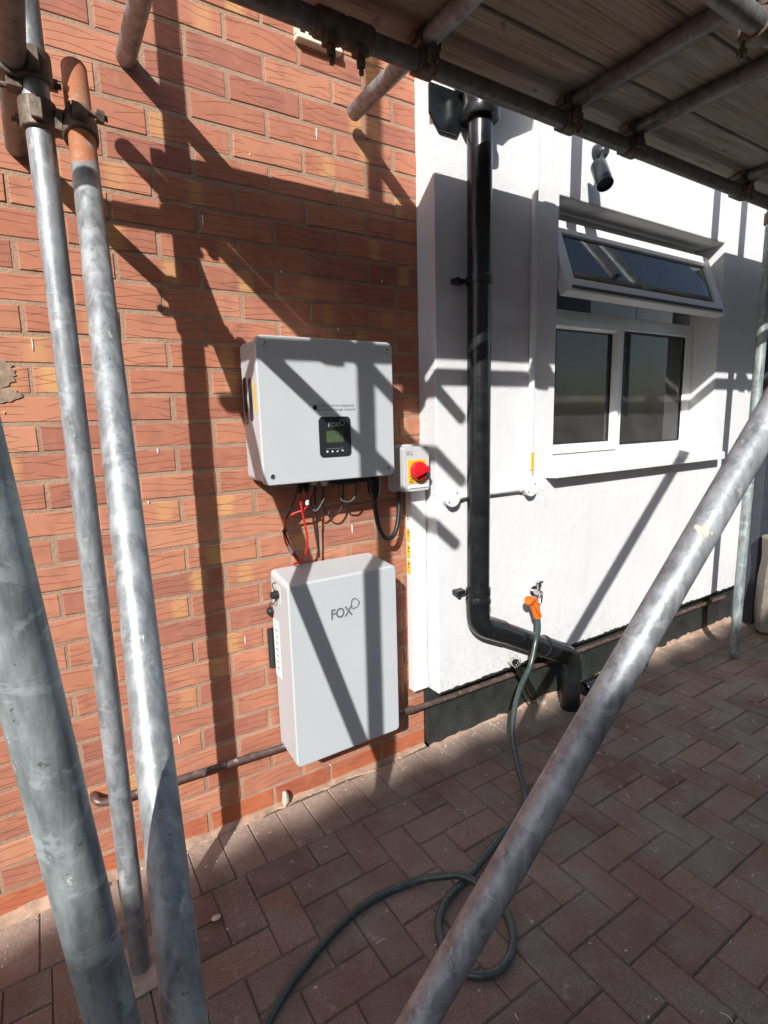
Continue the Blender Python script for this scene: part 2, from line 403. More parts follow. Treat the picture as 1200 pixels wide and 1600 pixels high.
# ------------------------------------------------------------------ mesh helpers
class MB:
    def __init__(s):
        s.v = []; s.f = []; s.mi = []; s.uv = None
    def add(s, vs, fs, mi=0):
        b = len(s.v)
        s.v += [tuple(v) for v in vs]
        s.f += [tuple(b + i for i in f) for f in fs]
        s.mi += [mi] * len(fs)
    def box(s, x0, x1, y0, y1, z0, z1, mi=0):
        vs = [(x, y, z) for z in (z0, z1) for y in (y0, y1) for x in (x0, x1)]
        s.add(vs, [(0, 2, 3, 1), (4, 5, 7, 6), (0, 1, 5, 4), (2, 6, 7, 3), (0, 4, 6, 2), (1, 3, 7, 5)], mi)
    def obox(s, c, ax, ay, az, hx, hy, hz, mi=0):
        c = Vector(c)
        vs = [c + ax * (i * hx) + ay * (j * hy) + az * (k * hz) for k in (-1, 1) for j in (-1, 1) for i in (-1, 1)]
        s.add(vs, [(0, 2, 3, 1), (4, 5, 7, 6), (0, 1, 5, 4), (2, 6, 7, 3), (0, 4, 6, 2), (1, 3, 7, 5)], mi)
    def rings(s, rings, closed0=True, closed1=True, mi=0):
        n = len(rings[0]); vs = [p for r in rings for p in r]; fs = []
        for i in range(len(rings) - 1):
            for j in range(n):
                a, b = i * n + j, i * n + (j + 1) % n
                fs.append((a, b, b + n, a + n))
        if closed0: fs.append(tuple(reversed(range(n))))
        if closed1: fs.append(tuple(range((len(rings) - 1) * n, len(rings) * n)))
        s.add(vs, fs, mi)
    def cyl(s, p, q, r, n=20, r2=None, mi=0, caps=True):
        p, q = Vector(p), Vector(q); d = (q - p).normalized(); a, b = frame(d)
        r2 = r if r2 is None else r2
        s.rings([[c + (a * math.cos(t) + b * math.sin(t)) * rr for t in (2 * math.pi * k / n for k in range(n))] for c, rr in ((p, r), (q, r2))], caps, caps, mi)
    def lathe(s, p, axis, prof, n=24, mi=0, caps=(True, True)):
        p = Vector(p); d = Vector(axis).normalized(); a, b = frame(d)
        s.rings([[p + d * h + (a * math.cos(t) + b * math.sin(t)) * r for t in (2 * math.pi * k / n for k in range(n))] for h, r in prof], caps[0], caps[1], mi)
    def pipe(s, p, q, r, wall=0.004, n=28, inner=0.12):
        """hollow scaffold tube, open ends"""
        p, q = Vector(p), Vector(q); d = (q - p).normalized(); L = (q - p).length
        prof = [(inner, r - wall), (0.0, r - wall), (0.0, r - 0.0008), (0.0008, r)]
        k = max(2, int(L / 0.25))
        prof += [(L * i / k, r) for i in range(1, k)]
        prof += [(L - 0.0008, r), (L, r - 0.0008), (L, r - wall), (L - inner, r - wall)]
        s.lathe(p, d, prof, n, caps=(True, True))
    def sweep(s, path, r, n=12, mi=0, caps=True, rfun=None):
        path = [Vector(p) for p in path]; rings = []
        d0 = (path[1] - path[0]).normalized(); a, b = frame(d0)
        for i, p in enumerate(path):
            d = (path[min(i + 1, len(path) - 1)] - path[max(i - 1, 0)]).normalized()
            a = (a - d * a.dot(d)).normalized(); b = d.cross(a)
            rr = rfun(i / (len(path) - 1)) if rfun else r
            rings.append([p + (a * math.cos(t) + b * math.sin(t)) * rr for t in (2 * math.pi * k / n for k in range(n))])
        s.rings(rings, caps, caps, mi)
    def prism_y(s, poly, y0, y1, mi=0):
        """polygon in x,z (counter-clockwise seen from -y) extruded from y0 (front) to y1 (back)"""
        n = len(poly)
        vs = [(x, y0, z) for x, z in poly] + [(x, y1, z) for x, z in poly]
        fs = [tuple(range(n)), tuple(reversed(range(n, 2 * n)))]
        fs += [(i, i + n, (i + 1) % n + n, (i + 1) % n) for i in range(n)]
        s.add(vs, fs, mi)
    def prism_x(s, poly, x0, x1, mi=0):
        """polygon in y,z extruded along x"""
        n = len(poly)
        vs = [(x0, y, z) for y, z in poly] + [(x1, y, z) for y, z in poly]
        fs = [tuple(reversed(range(n))), tuple(range(n, 2 * n))]
        fs += [(i, (i + 1) % n, (i + 1) % n + n, i + n) for i in range(n)]
        s.add(vs, fs, mi)

def frame(d):
    ref = Vector((0, 0, 1)) if abs(d.z) < 0.9 else Vector((0, 1, 0))
    a = ref.cross(d).normalized()
    return a, d.cross(a)

def rrect(x0, x1, z0, z1, r, n=6):
    pts = []
    for cx, cz, t0 in ((x1 - r, z0 + r, -90), (x1 - r, z1 - r, 0), (x0 + r, z1 - r, 90), (x0 + r, z0 + r, 180)):
        for k in range(n + 1):
            t = math.radians(t0 + 90 * k / n)
            pts.append((cx + r * math.cos(t), cz + r * math.sin(t)))
    return pts

def smooth_path(pts, k=8):
    pts = [Vector(p) for p in pts]; out = []
    for i in range(len(pts) - 1):
        p0 = pts[max(i - 1, 0)]; p1 = pts[i]; p2 = pts[i + 1]; p3 = pts[min(i + 2, len(pts) - 1)]
        for j in range(k):
            t = j / k
            out.append(0.5 * ((2 * p1) + (p2 - p0) * t + (2 * p0 - 5 * p1 + 4 * p2 - p3) * t * t + (3 * p1 - p0 - 3 * p2 + p3) * t ** 3))
    out.append(pts[-1])
    return out

def mesh_of(mb, name, mats, bevel=0.0, seg=2, smooth=True, angle=35):
    me = bpy.data.meshes.new(name)
    me.from_pydata(mb.v, [], mb.f)
    for m in mats: me.materials.append(m)
    if len(mats) > 1:
        me.polygons.foreach_set('material_index', mb.mi)
    bm = bmesh.new(); bm.from_mesh(me)
    bmesh.ops.recalc_face_normals(bm, faces=bm.faces)
    if bevel:
        es = [e for e in bm.edges if len(e.link_faces) == 2 and e.calc_face_angle(0) > math.radians(40)]
        bmesh.ops.bevel(bm, geom=es, offset=bevel, segments=seg, profile=0.6, affect='EDGES', clamp_overlap=True)
    bm.to_mesh(me); bm.free()
    if smooth:
        me.shade_smooth()
        me.set_sharp_from_angle(angle=math.radians(angle))
    return me

def put(name, me, parent=None, loc=None):
    o = bpy.data.objects.new(name, me)
    COL.objects.link(o)
    if loc is not None: o.location = loc
    if parent is not None:
        o.parent = parent
        o.matrix_parent_inverse = Matrix.Translation(-root_loc(parent))
    return o

def root_loc(o):
    l = Vector(o.location)
    while o.parent is not None:
        # children are stored with an inverse that keeps world coordinates
        return Vector(o.get('_wl', (0, 0, 0)))
    return l

def part(name, mb, mat, parent, bevel=0.0, seg=2, smooth=True, angle=35, label=None):
    mats = mat if isinstance(mat, (list, tuple)) else [mat]
    o = put(name, mesh_of(mb, name, mats, bevel, seg, smooth, angle), parent)
    if bevel and smooth: weighted(o)
    if label: o['label'] = label
    return o

def weighted(o):
    w = o.modifiers.new('weighted_normal', 'WEIGHTED_NORMAL')
    w.keep_sharp = True
    w.weight = 80

def thing(name, label, cat, loc=(0, 0, 0), group=None, kind=None):
    o = bpy.data.objects.new(name, None)
    COL.objects.link(o)
    o.location = loc
    o.empty_display_size = 0.05
    tag(o, label, cat, group, kind)
    return o

def tag(o, label=None, cat=None, group=None, kind=None):
    if label: o['label'] = label
    if cat: o['category'] = cat
    if group: o['group'] = group
    if kind: o['kind'] = kind
    return o

def text_mesh(body, size, name, mat, spacing=1.0, bold=0.0, depth=0.0004):
    cu = bpy.data.curves.new(name, 'FONT')
    cu.body = body; cu.size = size; cu.extrude = depth; cu.offset = bold; cu.space_character = spacing
    t = bpy.data.objects.new(name + '_tmp', cu)
    COL.objects.link(t)
    bpy.context.view_layer.update()
    me = bpy.data.meshes.new_from_object(t)
    bpy.data.objects.remove(t, do_unlink=True)
    me.name = name
    me.materials.clear(); me.materials.append(mat)
    # lay the text into the x,z plane facing -y
    me.transform(Matrix.Rotation(math.radians(90), 4, 'X'))
    return me

def put_text(name, body, size, mat, parent, x, y, z, rot=None, spacing=1.0, bold=0.0, xscale=1.0):
    me = text_mesh(body, size, name, mat, spacing, bold)
    if xscale != 1.0: me.transform(Matrix.Scale(xscale, 4, Vector((1, 0, 0))))
    if rot is not None: me.transform(rot)
    me.transform(Matrix.Translation((x, y, z)))
    return put(name, me, parent)

def project(p):
    d = Vector(p) - CAM
    w = -d.dot(R2)
    if w < 0.05: return None
    return 600 + 845.2245 * d.dot(R0) / w, 800 - 845.2245 * d.dot(R1) / w, w

# ================================================================== SETTING
mb = MB(); mb.add([(-260, -260, -0.045), (260, -260, -0.045), (260, 260, -0.045), (-260, 260, -0.045)], [(0, 1, 2, 3)])
g = part('ground', mb, M['earth'], None, smooth=False)
tag(g, kind='structure')

mb = MB(); mb.box(-4.0, 7.0, -5.0, 0.06, -0.044, -0.0055)
drive = part('driveway', mb, M['sand'], None, smooth=False)
tag(drive, kind='structure')

# block pavers: soldier course along the wall, 90 degree herringbone beyond it
def paver_mesh(L, W, seed):
    r = random.Random(seed); c = 0.0028; hx, hy = L / 2 - 0.0011, W / 2 - 0.0011
    j = lambda a: (r.random() - 0.5) * a
    top = [(sx * (hx - c) + j(.0016), sy * (hy - c) + j(.0016), 0.0 + j(.0008)) for sx, sy in ((-1, -1), (1, -1), (1, 1), (-1, 1))]
    mid = [(sx * hx, sy * hy, -0.0045) for sx, sy in ((-1, -1), (1, -1), (1, 1), (-1, 1))]
    bot = [(x, y, -0.03) for x, y, z in mid]
    fs = [(0, 1, 2, 3)] + [(4 + i, 4 + (i + 1) % 4, (i + 1) % 4, i) for i in range(4)] + [(8 + i, 8 + (i + 1) % 4, 4 + (i + 1) % 4, 4 + i) for i in range(4)]
    return top + mid + bot, fs
pv = [paver_mesh(0.2, 0.1, 50 + i) for i in range(6)]
pvm = []
for i, (v, f) in enumerate(pv):
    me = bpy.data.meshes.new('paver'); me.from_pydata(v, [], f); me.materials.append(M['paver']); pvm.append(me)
slots = []
k = -40
while -0.03 + k * 0.1 < 6.6:
    slots.append((0.065 + k * 0.1, -0.13, math.pi / 2)); k += 1
Y0 = -0.2325
for i in range(-44, 66):
    for j in range(0, 46):
        x, y = 0.04 + i * 0.1, Y0 - j * 0.1
        s4 = (i - j) % 4
        if s4 == 0: slots.append((x + 0.1, y - 0.05, 0.0))
        elif s4 == 2 and j >= 0:
            slots.append((x + 0.05, y, math.pi / 2)) if j >= 1 else None
    # fill the half blocks against the soldier course
pav = []
for n_, (x, y, a) in enumerate(slots):
    if x < -3.9 or x > 6.6 or y < -4.7: continue
    q = project((x, y, 0))
    vis = 0.0
    if q and -60 < q[0] < 1260 and -60 < q[1] < 1680: vis = 1.0 / q[2] ** 2
    pav.append((vis, x, y, a))
pav.sort(reverse=True)
joined = MB()
for n_, (vis, x, y, a) in enumerate(pav):
    dz = rnd.uniform(-0.0016, 0.0020)
    a2 = a + rnd.choice((0, math.pi)) + rnd.uniform(-0.006, 0.006)
    if n_ < 300 and vis > 0:
        o = bpy.data.objects.new('paver', rnd.choice(pvm)); COL.objects.link(o)
        o.parent = drive
        o.location = (x, y, dz); o.rotation_euler = (rnd.uniform(-.006, .006), rnd.uniform(-.006, .006), a2)
    else:
        v, f = rnd.choice(pv)
        ca, sa = math.cos(a2), math.sin(a2)
        joined.add([(x + ca * p[0] - sa * p[1], y + sa * p[0] + ca * p[1], p[2] + dz) for p in v], f)
# half blocks where the herringbone meets the soldier course
for i in range(-44, 66):
    if (i - 0) % 4 == 2:
        x = 0.04 + i * 0.1 + 0.05
        joined.box(x - 0.048, x + 0.048, Y0 - 0.098, Y0 - 0.002, -0.03, rnd.uniform(-0.001, 0.001))
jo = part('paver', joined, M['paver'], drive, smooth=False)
tag(jo, kind='stuff')

# ================================================================== BRICK WALL
XC = 0.885            # corner with the rendered wall
wall = thing('brick_wall', 'red rustic brick house wall with wavy scored faces and sandy mortar', 'wall', (-1.0, 0.1, 0))
mb = MB(); mb.box(-3.2, XC + 0.02, 0.0024, 0.25, -0.04, 3.62)
mortar = part('mortar', mb, M['mortar'], wall, smooth=False)

def brick_mesh(L, H, seed):
    r = random.Random(seed); c = 0.0022; hx, hz = L / 2, H / 2
    j = lambda a: (r.random() - 0.5) * a
    S = ((-1, -1), (1, -1), (1, 1), (-1, 1))
    # irregular outline: a mid point on each long side
    out = [(-hx + j(.002), -hz + j(.002)), (j(.03), -hz + j(.0022)), (hx + j(.002), -hz + j(.002)), (hx + j(.002), hz + j(.002)), (j(.03), hz + j(.0022)), (-hx + j(.002), hz + j(.002))]
    n = len(out); yo = j(.0012)
    front = [(x * (1 - c / hx), yo, z * (1 - c / hz)) for x, z in out]
    mid = [(x, 0.0024, z) for x, z in out]
    back = [(x, 0.03, z) for x, z in out]
    v = front + mid + back
    f = [tuple(range(n))]
    f += [(i, i + n, (i + 1) % n + n, (i + 1) % n) for i in range(n)]
    f += [(i + n, i + 2 * n, (i + 1) % n + 2 * n, (i + 1) % n + n) for i in range(n)]
    return v, f
def uv_mesh(v, f, mat, uvs):
    me = bpy.data.meshes.new('brick'); me.from_pydata(v, [], f); me.materials.append(mat)
    ul = me.uv_layers.new(name='UVMap')
    for lp in me.loops: ul.data[lp.index].uv = uvs[lp.vertex_index]
    return me
full_geo = [brick_mesh(0.2145, 0.0645, 300 + i) for i in range(14)]
full = [uv_mesh(v, f, M['brick'], [(p[0], p[2]) for p in v]) for v, f in full_geo]
full_low = [uv_mesh(v, f, M['brick_low'], [(p[0], p[2]) for p in v]) for v, f in full_geo[:5]]
bricks = []
for row in range(-16, 32):
    z = (31 - row) * 0.075 + 0.0375
    off = 0.0 if row % 2 else 0.5
    for kk in range(-14, 6):
        x0 = (kk + off) * 0.225 + 0.005; x1 = x0 + 0.215
        if x0 > XC - 0.03 or x1 < -3.1: continue
        cut = x1 > XC
        if cut: x1 = XC - 0.001
        q = project(((x0 + x1) / 2, 0, z)); vis = 0
        if q and -110 < q[0] < 1300 and -60 < q[1] < 1660: vis = 1 / q[2] ** 2
        bricks.append((vis, x0, x1, z, row, cut))
bricks.sort(key=lambda t: -t[0])
jm = MB(); juv = []
cutm = {}
for n_, (vis, x0, x1, z, row, cut) in enumerate(bricks):
    xc = (x0 + x1) / 2 + rnd.uniform(-.0018, .0018); zc = z + rnd.uniform(-.0012, .0012); yy = rnd.uniform(-.0012, .0012)
    if n_ < 300 and vis > 0:
        if cut:
            key = (round(x1 - x0, 3), row == 31)
            if key not in cutm:
                v, f = brick_mesh(x1 - x0 - 0.001, 0.0645, 900 + len(cutm))
                cutm[key] = uv_mesh(v, f, M['brick_low'] if row == 31 else M['brick'], [(p[0], p[2]) for p in v])
            me = cutm[key]
        else:
            me = rnd.choice(full_low if row == 31 else full)
        o = bpy.data.objects.new('brick', me); COL.objects.link(o)
        o.parent = wall; o.matrix_parent_inverse = Matrix.Translation(-Vector(wall.location))
        o.location = (xc, yy, zc)
    else:
        v, f = brick_mesh(x1 - x0, 0.0645, 2000 + n_)
        jm.add([(p[0] + xc, p[1] + yy, p[2] + zc) for p in v], f)
        juv += [(p[0], p[2]) for p in v]
me = uv_mesh(jm.v, jm.f, M['brick'], juv)
o = put('brick', me, wall); tag(o, kind='stuff')

mb = MB(); r_ = random.Random(77)
for i in range(34):
    x = r_.uniform(-0.7, 0.86); z = r_.uniform(0.05, 2.3); L = r_.choice((0.003, 0.004, 0.008, 0.016)); w = r_.uniform(0.0012, 0.0022)
    mb.prism_y([(x - w, z), (x, z - L), (x + w, z), (x + w * .6, z + L), (x - w * .6, z + L)], -0.0030, 0.002)
dr = part('paint_drips', mb, M['upvc'], wall, smooth=False); tag(dr, kind='stuff')
def fillet(xa, xb, yw, parent):
    n = int((xb - xa) / 0.012); rr = random.Random(int(xa * 100)); rows = []; w = 0.026; hh = 0.012
    for i in range(n + 1):
        x = xa + (xb - xa) * i / n
        w = min(0.044, max(0.012, w + rr.uniform(-.005, .005))); hh = min(0.024, max(0.004, hh + rr.uniform(-.003, .003)))
        rows.append([(x, yw + 0.02, -0.014), (x, yw - w - .004, -0.014), (x, yw - w, 0.0015 + rr.uniform(-.001, .001)), (x, yw - w * .45, hh * .45), (x, yw, hh), (x, yw + 0.02, hh)])
    mb = MB(); mb.rings(rows)
    part('mortar_fillet', mb, M['dust'], parent)
# cement patch smeared over two courses, and the fillet at the foot of the wall
r = random.Random(3)
def blob(cx, cz, rx, rz, n=22, jit=0.3):
    return [(cx + rx * (1 + (r.random() - .5) * jit) * math.cos(2 * math.pi * i / n), cz + rz * (1 + (r.random() - .5) * jit) * math.sin(2 * math.pi * i / n)) for i in range(n)]
mb = MB(); mb.prism_y(blob(-0.435, 1.478, 0.066, 0.040, 60, 0.22), -0.0024, 0.01); mb.prism_y(blob(-0.41, 1.425, 0.045, 0.018, 44, 0.25), -0.0022, 0.01)
part('cement_patch', mb, M['smear'], wall, smooth=False)
fillet(-3.1, XC - 0.004, 0.0, wall)

# ================================================================== RENDERED WALL + WINDOW
XL, XR, ZS, ZL, YF = 1.517, 2.80, 1.10, 2.20, -0.10
XE = 3.345
rw = thing('rendered_wall', 'white roughcast rendered house wall standing proud of the brickwork', 'wall', (2.1, 0.05, 0))
bm = bmesh.new()
xs = [XC, XL, XR, XE]; zs = [0.262, ZS, ZL, 3.62]
def addq(pts):
    bm.faces.new([bm.verts.new(p) for p in pts])
for i in range(3):
    for j in range(3):
        if i == 1 and j == 1: continue
        # subdivide the front a little so the arris can be uneven
        addq([(xs[i], YF, zs[j]), (xs[i + 1], YF, zs[j]), (xs[i + 1], YF, zs[j + 1]), (xs[i], YF, zs[j + 1])])
YB = 0.16
addq([(XC, YB, zs[0]), (XC, YF, zs[0]), (XC, YF, zs[1]), (XC, YB, zs[1])])
addq([(XC, YB, zs[1]), (XC, YF, zs[1]), (XC, YF, zs[2]), (XC, YB, zs[2])])
addq([(XC, YB, zs[2]), (XC, YF, zs[2]), (XC, YF, zs[3]), (XC, YB, zs[3])])
for j in range(3):
    addq([(XE, YF, zs[j]), (XE, YB, zs[j]), (XE, YB, zs[j + 1]), (XE, YF, zs[j + 1])])
for i in range(3):
    addq([(xs[i], YB, zs[0]), (xs[i + 1], YB, zs[0]), (xs[i + 1], YF, zs[0]), (xs[i], YF, zs[0])])
    addq([(xs[i], YF, zs[3]), (xs[i + 1], YF, zs[3]), (xs[i + 1], YB, zs[3]), (xs[i], YB, zs[3])])
addq([(XL, YF, ZS), (XL, YB, ZS), (XL, YB, ZL), (XL, YF, ZL)])
addq([(XR, YB, ZS), (XR, YF, ZS), (XR, YF, ZL), (XR, YB, ZL)])
addq([(XL, YF, ZL), (XL, YB, ZL), (XR, YB, ZL), (XR, YF, ZL)])
addq([(XL, YB, ZS), (XL, YF, ZS), (XR, YF, ZS), (XR, YB, ZS)])
bmesh.ops.remove_doubles(bm, verts=bm.verts, dist=1e-5)
bmesh.ops.recalc_face_normals(bm, faces=bm.faces)
es = [e for e in bm.edges if len(e.link_faces) == 2 and e.calc_face_angle(0) > 0.5]
bmesh.ops.bevel(bm, geom=es, offset=0.006, segments=3, profile=0.5, affect='EDGES', clamp_overlap=True)
me = bpy.data.meshes.new('render_coat'); bm.to_mesh(me); bm.free()
me.materials.append(M['render']); me.shade_smooth(); me.set_sharp_from_angle(angle=math.radians(30))
weighted(put('render_coat', me, rw))
# ragged bitumen plinth below the render
mb = MB()
n = 90; r = random.Random(11)
front = [(-0.020 - 0.006 * r.random()) for _ in range(n + 1)]
rows = []
for zz in (-0.04, 0.09, 0.20, 0.266):
    rows.append([(XC + (XE - XC) * i / n, front[i] - (0.012 if zz < 0 else 0) + (r.random() - .5) * 0.006, zz) for i in range(n + 1)])
vs = [p for row in rows for p in row]; fs = []
for j in range(3):
    for i in range(n):
        a = j * (n + 1) + i; fs.append((a, a + 1, a + n + 2, a + n + 1))
mb.add(vs, fs)
mb.add([(XC, 0.02, -0.04), (XC, rows[0][0][1], -0.04), (XC, rows[3][0][1], 0.266), (XC, 0.02, 0.266)], [(0, 1, 2, 3)])
mb.add([(XE, 0.02, -0.04), (XE, rows[0][-1][1], -0.04), (XE, rows[3][-1][1], 0.266), (XE, 0.02, 0.266)], [(3, 2, 1, 0)])
part('plinth', mb, M['plinth'], rw, label='black bitumen-painted plinth at the foot of the white wall')
# black paint lapping raggedly up the bottom edge of the render
mb = MB(); pts = []
m_ = 160
up = [0.268 + 0.008 * r.random() ** 2 for _ in range(m_ + 1)]
poly = [(XC + 0.004 + (XE - XC - 0.01) * i / m_, 0.2605) for i in range(m_ + 1)] + [(XC + 0.004 + (XE - XC - 0.01) * i / m_, up[i]) for i in range(m_, -1, -1)]
vs = [(x, YF - 0.0022, z) for x, z in poly]; N2 = m_ + 1
mb.add(vs, [(i, i + 1, 2 * N2 - 2 - i, 2 * N2 - 1 - i) for i in range(m_)])
mb.add([(x, YF + 0.06, z) for x, z in poly[:N2]] + [(x, YF - 0.0022, z) for x, z in poly[:N2]], [(i, i + 1, i + 1 + N2, i + N2) for i in range(m_)])
part('paint_edge', mb, M['plinth'], rw, smooth=False)
fillet(XC, XE, -0.022, rw)

# sill
mb = MB(); mb.prism_x([(0.05, 1.16), (-0.03, 1.150), (-0.164, 1.118), (-0.166, 1.080), (-0.10, 1.076), (0.05, 1.078)], 1.468, 2.835)
part('window_sill', mb, M['render'], rw, bevel=0.004, seg=2)

# window, frame plane at y = 0.03
win = thing('window', 'white plastic window with open top vent in the rendered wall', 'window', (2.16, 0.05, 1.15))
YW = 0.03
def frame_bars(mb, x0, x1, z0, z1, w, y0, y1):
    mb.box(x0, x0 + w, y0, y1, z0, z1); mb.box(x1 - w, x1, y0, y1, z0, z1)
    mb.box(x0 + w, x1 - w, y0 + .0004, y1, z0, z0 + w); mb.box(x0 + w, x1 - w, y0 + .0004, y1, z1 - w, z1)
def mitred(x0, x1, z0, z1, w, y0, y1, slope=0.012):
    """mitred frame with a chamfered inner lip"""
    mb = MB()
    o_ = [(x0, z0), (x1, z0), (x1, z1), (x0, z1)]
    def ins(d): return [(x0 + d, z0 + d), (x1 - d, z0 + d), (x1 - d, z1 - d), (x0 + d, z1 - d)]
    loops = [(o_, y1), (o_, y0), (ins(w * 0.72), y0 - 0.002), (ins(w), y0 + slope), (ins(w), y1)]
    vs = [(x, y, z) for L, y in loops for x, z in L]
    fs = []
    for k in range(len(loops) - 1):
        for i in range(4):
            a, b = k * 4 + i, k * 4 + (i + 1) % 4
            fs.append((a, b, b + 4, a + 4))
    k = len(loops) - 1
    for i in range(4):
        a, b = k * 4 + i, k * 4 + (i + 1) % 4
        fs.append((a, b, (i + 1) % 4, i))
    mb.add(vs, fs)
    return mb
ft = 2.16
mb = MB(); frame_bars(mb, XL + 0.002, XR - 0.002, 1.135, ft, 0.045, YW, YW + 0.07)
mb.box(XL + 0.047, XR - 0.047, YW + 0.0012, YW + 0.07, 1.752, 1.806)
mb.box(2.094, 2.146, YW + 0.0008, YW + 0.07, 1.18, 1.752)
part('frame', mb, M['upvc'], win, bevel=0.003)
mb = MB(); mb.box(XL + 0.002, XR - 0.002, YW + 0.02, YW + 0.07, ft + 0.001, ZL + 0.02)
part('head_packer', mb, M['upvc'], win)
sa = part('sash', mitred(1.547, 2.122, 1.163, 1.764, 0.042, YW - 0.018, YW + 0.03), M['upvc'], win, bevel=0.002, seg=1)
mb = MB(); mb.box(1.592, 2.078, YW + 0.010, YW + 0.016, 1.207, 1.720)
pn = part('pane', mb, M['glass'], win, smooth=False)
mb = MB(); mb.box(2.066, 2.076, YW - 0.022, YW - 0.017, 1.5, 1.53)
# fixed light with bead
part('glazing_bead', mitred(2.146, 2.752, 1.155, 1.768, 0.030, YW + 0.002, YW + 0.03), M['upvc'], win, bevel=0.0015, seg=1)
mb = MB(); mb.box(2.177, 2.721, YW + 0.010, YW + 0.016, 1.186, 1.737)
part('pane', mb, M['glass'], win, smooth=False)
# gasket lines
for (x0, x1, z0, z1) in ((1.589, 2.080, 1.205, 1.722), (2.176, 2.722, 1.185, 1.738)):
    mb = MB(); frame_bars(mb, x0, x1, z0, z1, 0.005, YW + 0.004, YW + 0.012)
    part('gasket', mb, M['black_rub'], win, smooth=False)
# open top-hung vent
vp = Vector((0, -0.002, 2.135)); dirv = Vector((0, -0.118, -0.315)).normalized()
vent = mitred(1.530, 2.775, 0.0, 0.328, 0.060, -0.018, 0.028)
nrm = Vector((0, dirv.z, -dirv.y))
def to_vent(p):
    x, y, z = p
    return Vector((x, 0, 0)) + vp + dirv * (0.328 - z) - nrm * (-y) * 1.0
def ventify(mb):
    mb.v = [tuple(to_vent(p)) for p in mb.v]; return mb
vs_ = part('sash', ventify(vent), M['upvc'], win, bevel=0.002, seg=1, label='top-hung vent sash pushed open')
mb = MB(); mb.box(1.592, 2.713, 0.010, 0.016, 0.062, 0.266)
part('pane', ventify(mb), M['glass'], win, smooth=False)
mb = MB(); frame_bars(mb, 1.588, 2.717, 0.058, 0.270, 0.006, 0.004, 0.012)
part('gasket', ventify(mb), M['black_rub'], win, smooth=False)
mb = MB(); mb.box(1.56, 2.74, 0.028, 0.034, 0.012, 0.022)
part('drip_seal', ventify(mb), M['black_rub'], win, smooth=False)
for x in (1.535, 2.765):
    mb = MB(); mb.obox((x, -0.02, 1.99), Vector((1, 0, 0)), Vector((0, -0.5, -0.86)), Vector((0, 0.86, -0.5)), 0.004, 0.13, 0.008)
    part('stay', mb, M['chrome'], win, smooth=False)

# the dim room behind it
mb = MB()
x0, x1, y0, y1, z0, z1 = 0.95, 4.2, 0.161, 3.6, 0.05, 2.42
mb.add([(x0, y0, z0), (x1, y0, z0), (x1, y1, z0), (x0, y1, z0), (x0, y0, z1), (x1, y0, z1), (x1, y1, z1), (x0, y1, z1)],
       [(0, 1, 2, 3), (7, 6, 5, 4), (3, 2, 6, 7), (0, 3, 7, 4), (2, 1, 5, 6)])
part('room_shell', mb, M['room'], rw, smooth=False)
mb = MB(); mb.box(XL + 0.01, XR - 0.01, 0.102, 0.30, 1.09, 1.130)
part('inner_sill', mb, M['upvc'], rw, bevel=0.004)
cup = thing('kitchen_cabinet', 'pale wall cabinet inside the dim room behind the right pane', 'cabinet', (3.3, 1.4, 1.5))
mb = MB(); mb.box(2.75, 3.75, 0.7, 1.05, 1.45, 2.2)
part('carcass', mb, M['worktop'], cup, bevel=0.004)
for i in range(2):
    mb = MB(); mb.box(2.755 + i * 0.5, 3.245 + i * 0.5, 0.68, 0.6995, 1.455, 2.195)
    d_ = part('door', mb, M['worktop'], cup, bevel=0.003)
    mb = MB(); mb.box(3.20 + i * 0.06, 3.21 + i * 0.06, 0.655, 0.68, 1.5, 1.62)
    part('handle', mb, M['chrome'], cup, bevel=0.002, seg=1)
tum = thing('tumbler', 'clear drinking glass standing on the inside window sill', 'glass', (2.50, 0.17, 1.13))
mb = MB()
mb.lathe((2.50, 0.17, 1.1305), (0, 0, 1), [(0.0, 0.03), (0.002, 0.033), (0.115, 0.038), (0.115, 0.0355), (0.012, 0.030)], 28)
part('glass_body', mb, M['tumbler'], tum)

# ================================================================== SCAFFOLD
SR = 0.02415
sc = thing('scaffold', 'galvanised tube scaffold with couplers, ledgers, transoms and braces', 'scaffold', (-0.272, -0.365, 0))
def tube(name, p, q, mat='galv', label=None, r=SR):
    mb = MB(); mb.pipe(p, q, r)
    return part(name, mb, M[mat], sc, angle=50, label=label)
A = Vector((-0.272, -0.365, 0))
tube('standard', (A.x, A.y, 0.008), (A.x, A.y, 3.6), 'galv', 'upright galvanised tube beside the orange-topped tube')
B1 = Vector((-0.201, -0.36, 1.937)); B2 = Vector((-0.273, -1.097, 0.681)); bd = (B2 - B1).normalized()
Bt = B1 - bd * 0.155
tube('raker', Bt, B2 + bd * ((B2.z - 0.02) / -bd.z), 'galv_orange', 'sloping tube with orange-painted top end')
C1 = Vector((-0.378, -1.158, 1.197)); C2 = Vector((-0.345, -1.122, 0.734)); cdv = (C1 - C2).normalized()
tube('standard', C2 - cdv * ((C2.z - 0.008) / cdv.z), C1 + cdv * 2.6, 'galv_worn', 'cement-spattered tube close to the camera')
D1 = Vector((-0.005, -1.169, 0.505)); D2 = Vector((0.644, -1.260, 1.311)); dd = (D2 - D1).normalized()
tube('brace', D1 - dd * ((D1.z - 0.06) / dd.z), D2 + dd * 1.15, 'galv_brace', 'long diagonal brace tube crossing the lower right')
tube('standard', (2.752, -0.33, 0.008), (2.752, -0.33, 3.6), 'galv_worn', 'far upright tube beyond the window')
ZLED = 2.245
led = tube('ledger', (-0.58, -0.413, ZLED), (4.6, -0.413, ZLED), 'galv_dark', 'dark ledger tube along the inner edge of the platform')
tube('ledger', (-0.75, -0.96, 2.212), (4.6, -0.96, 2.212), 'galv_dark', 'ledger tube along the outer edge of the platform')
ZT = 2.2925
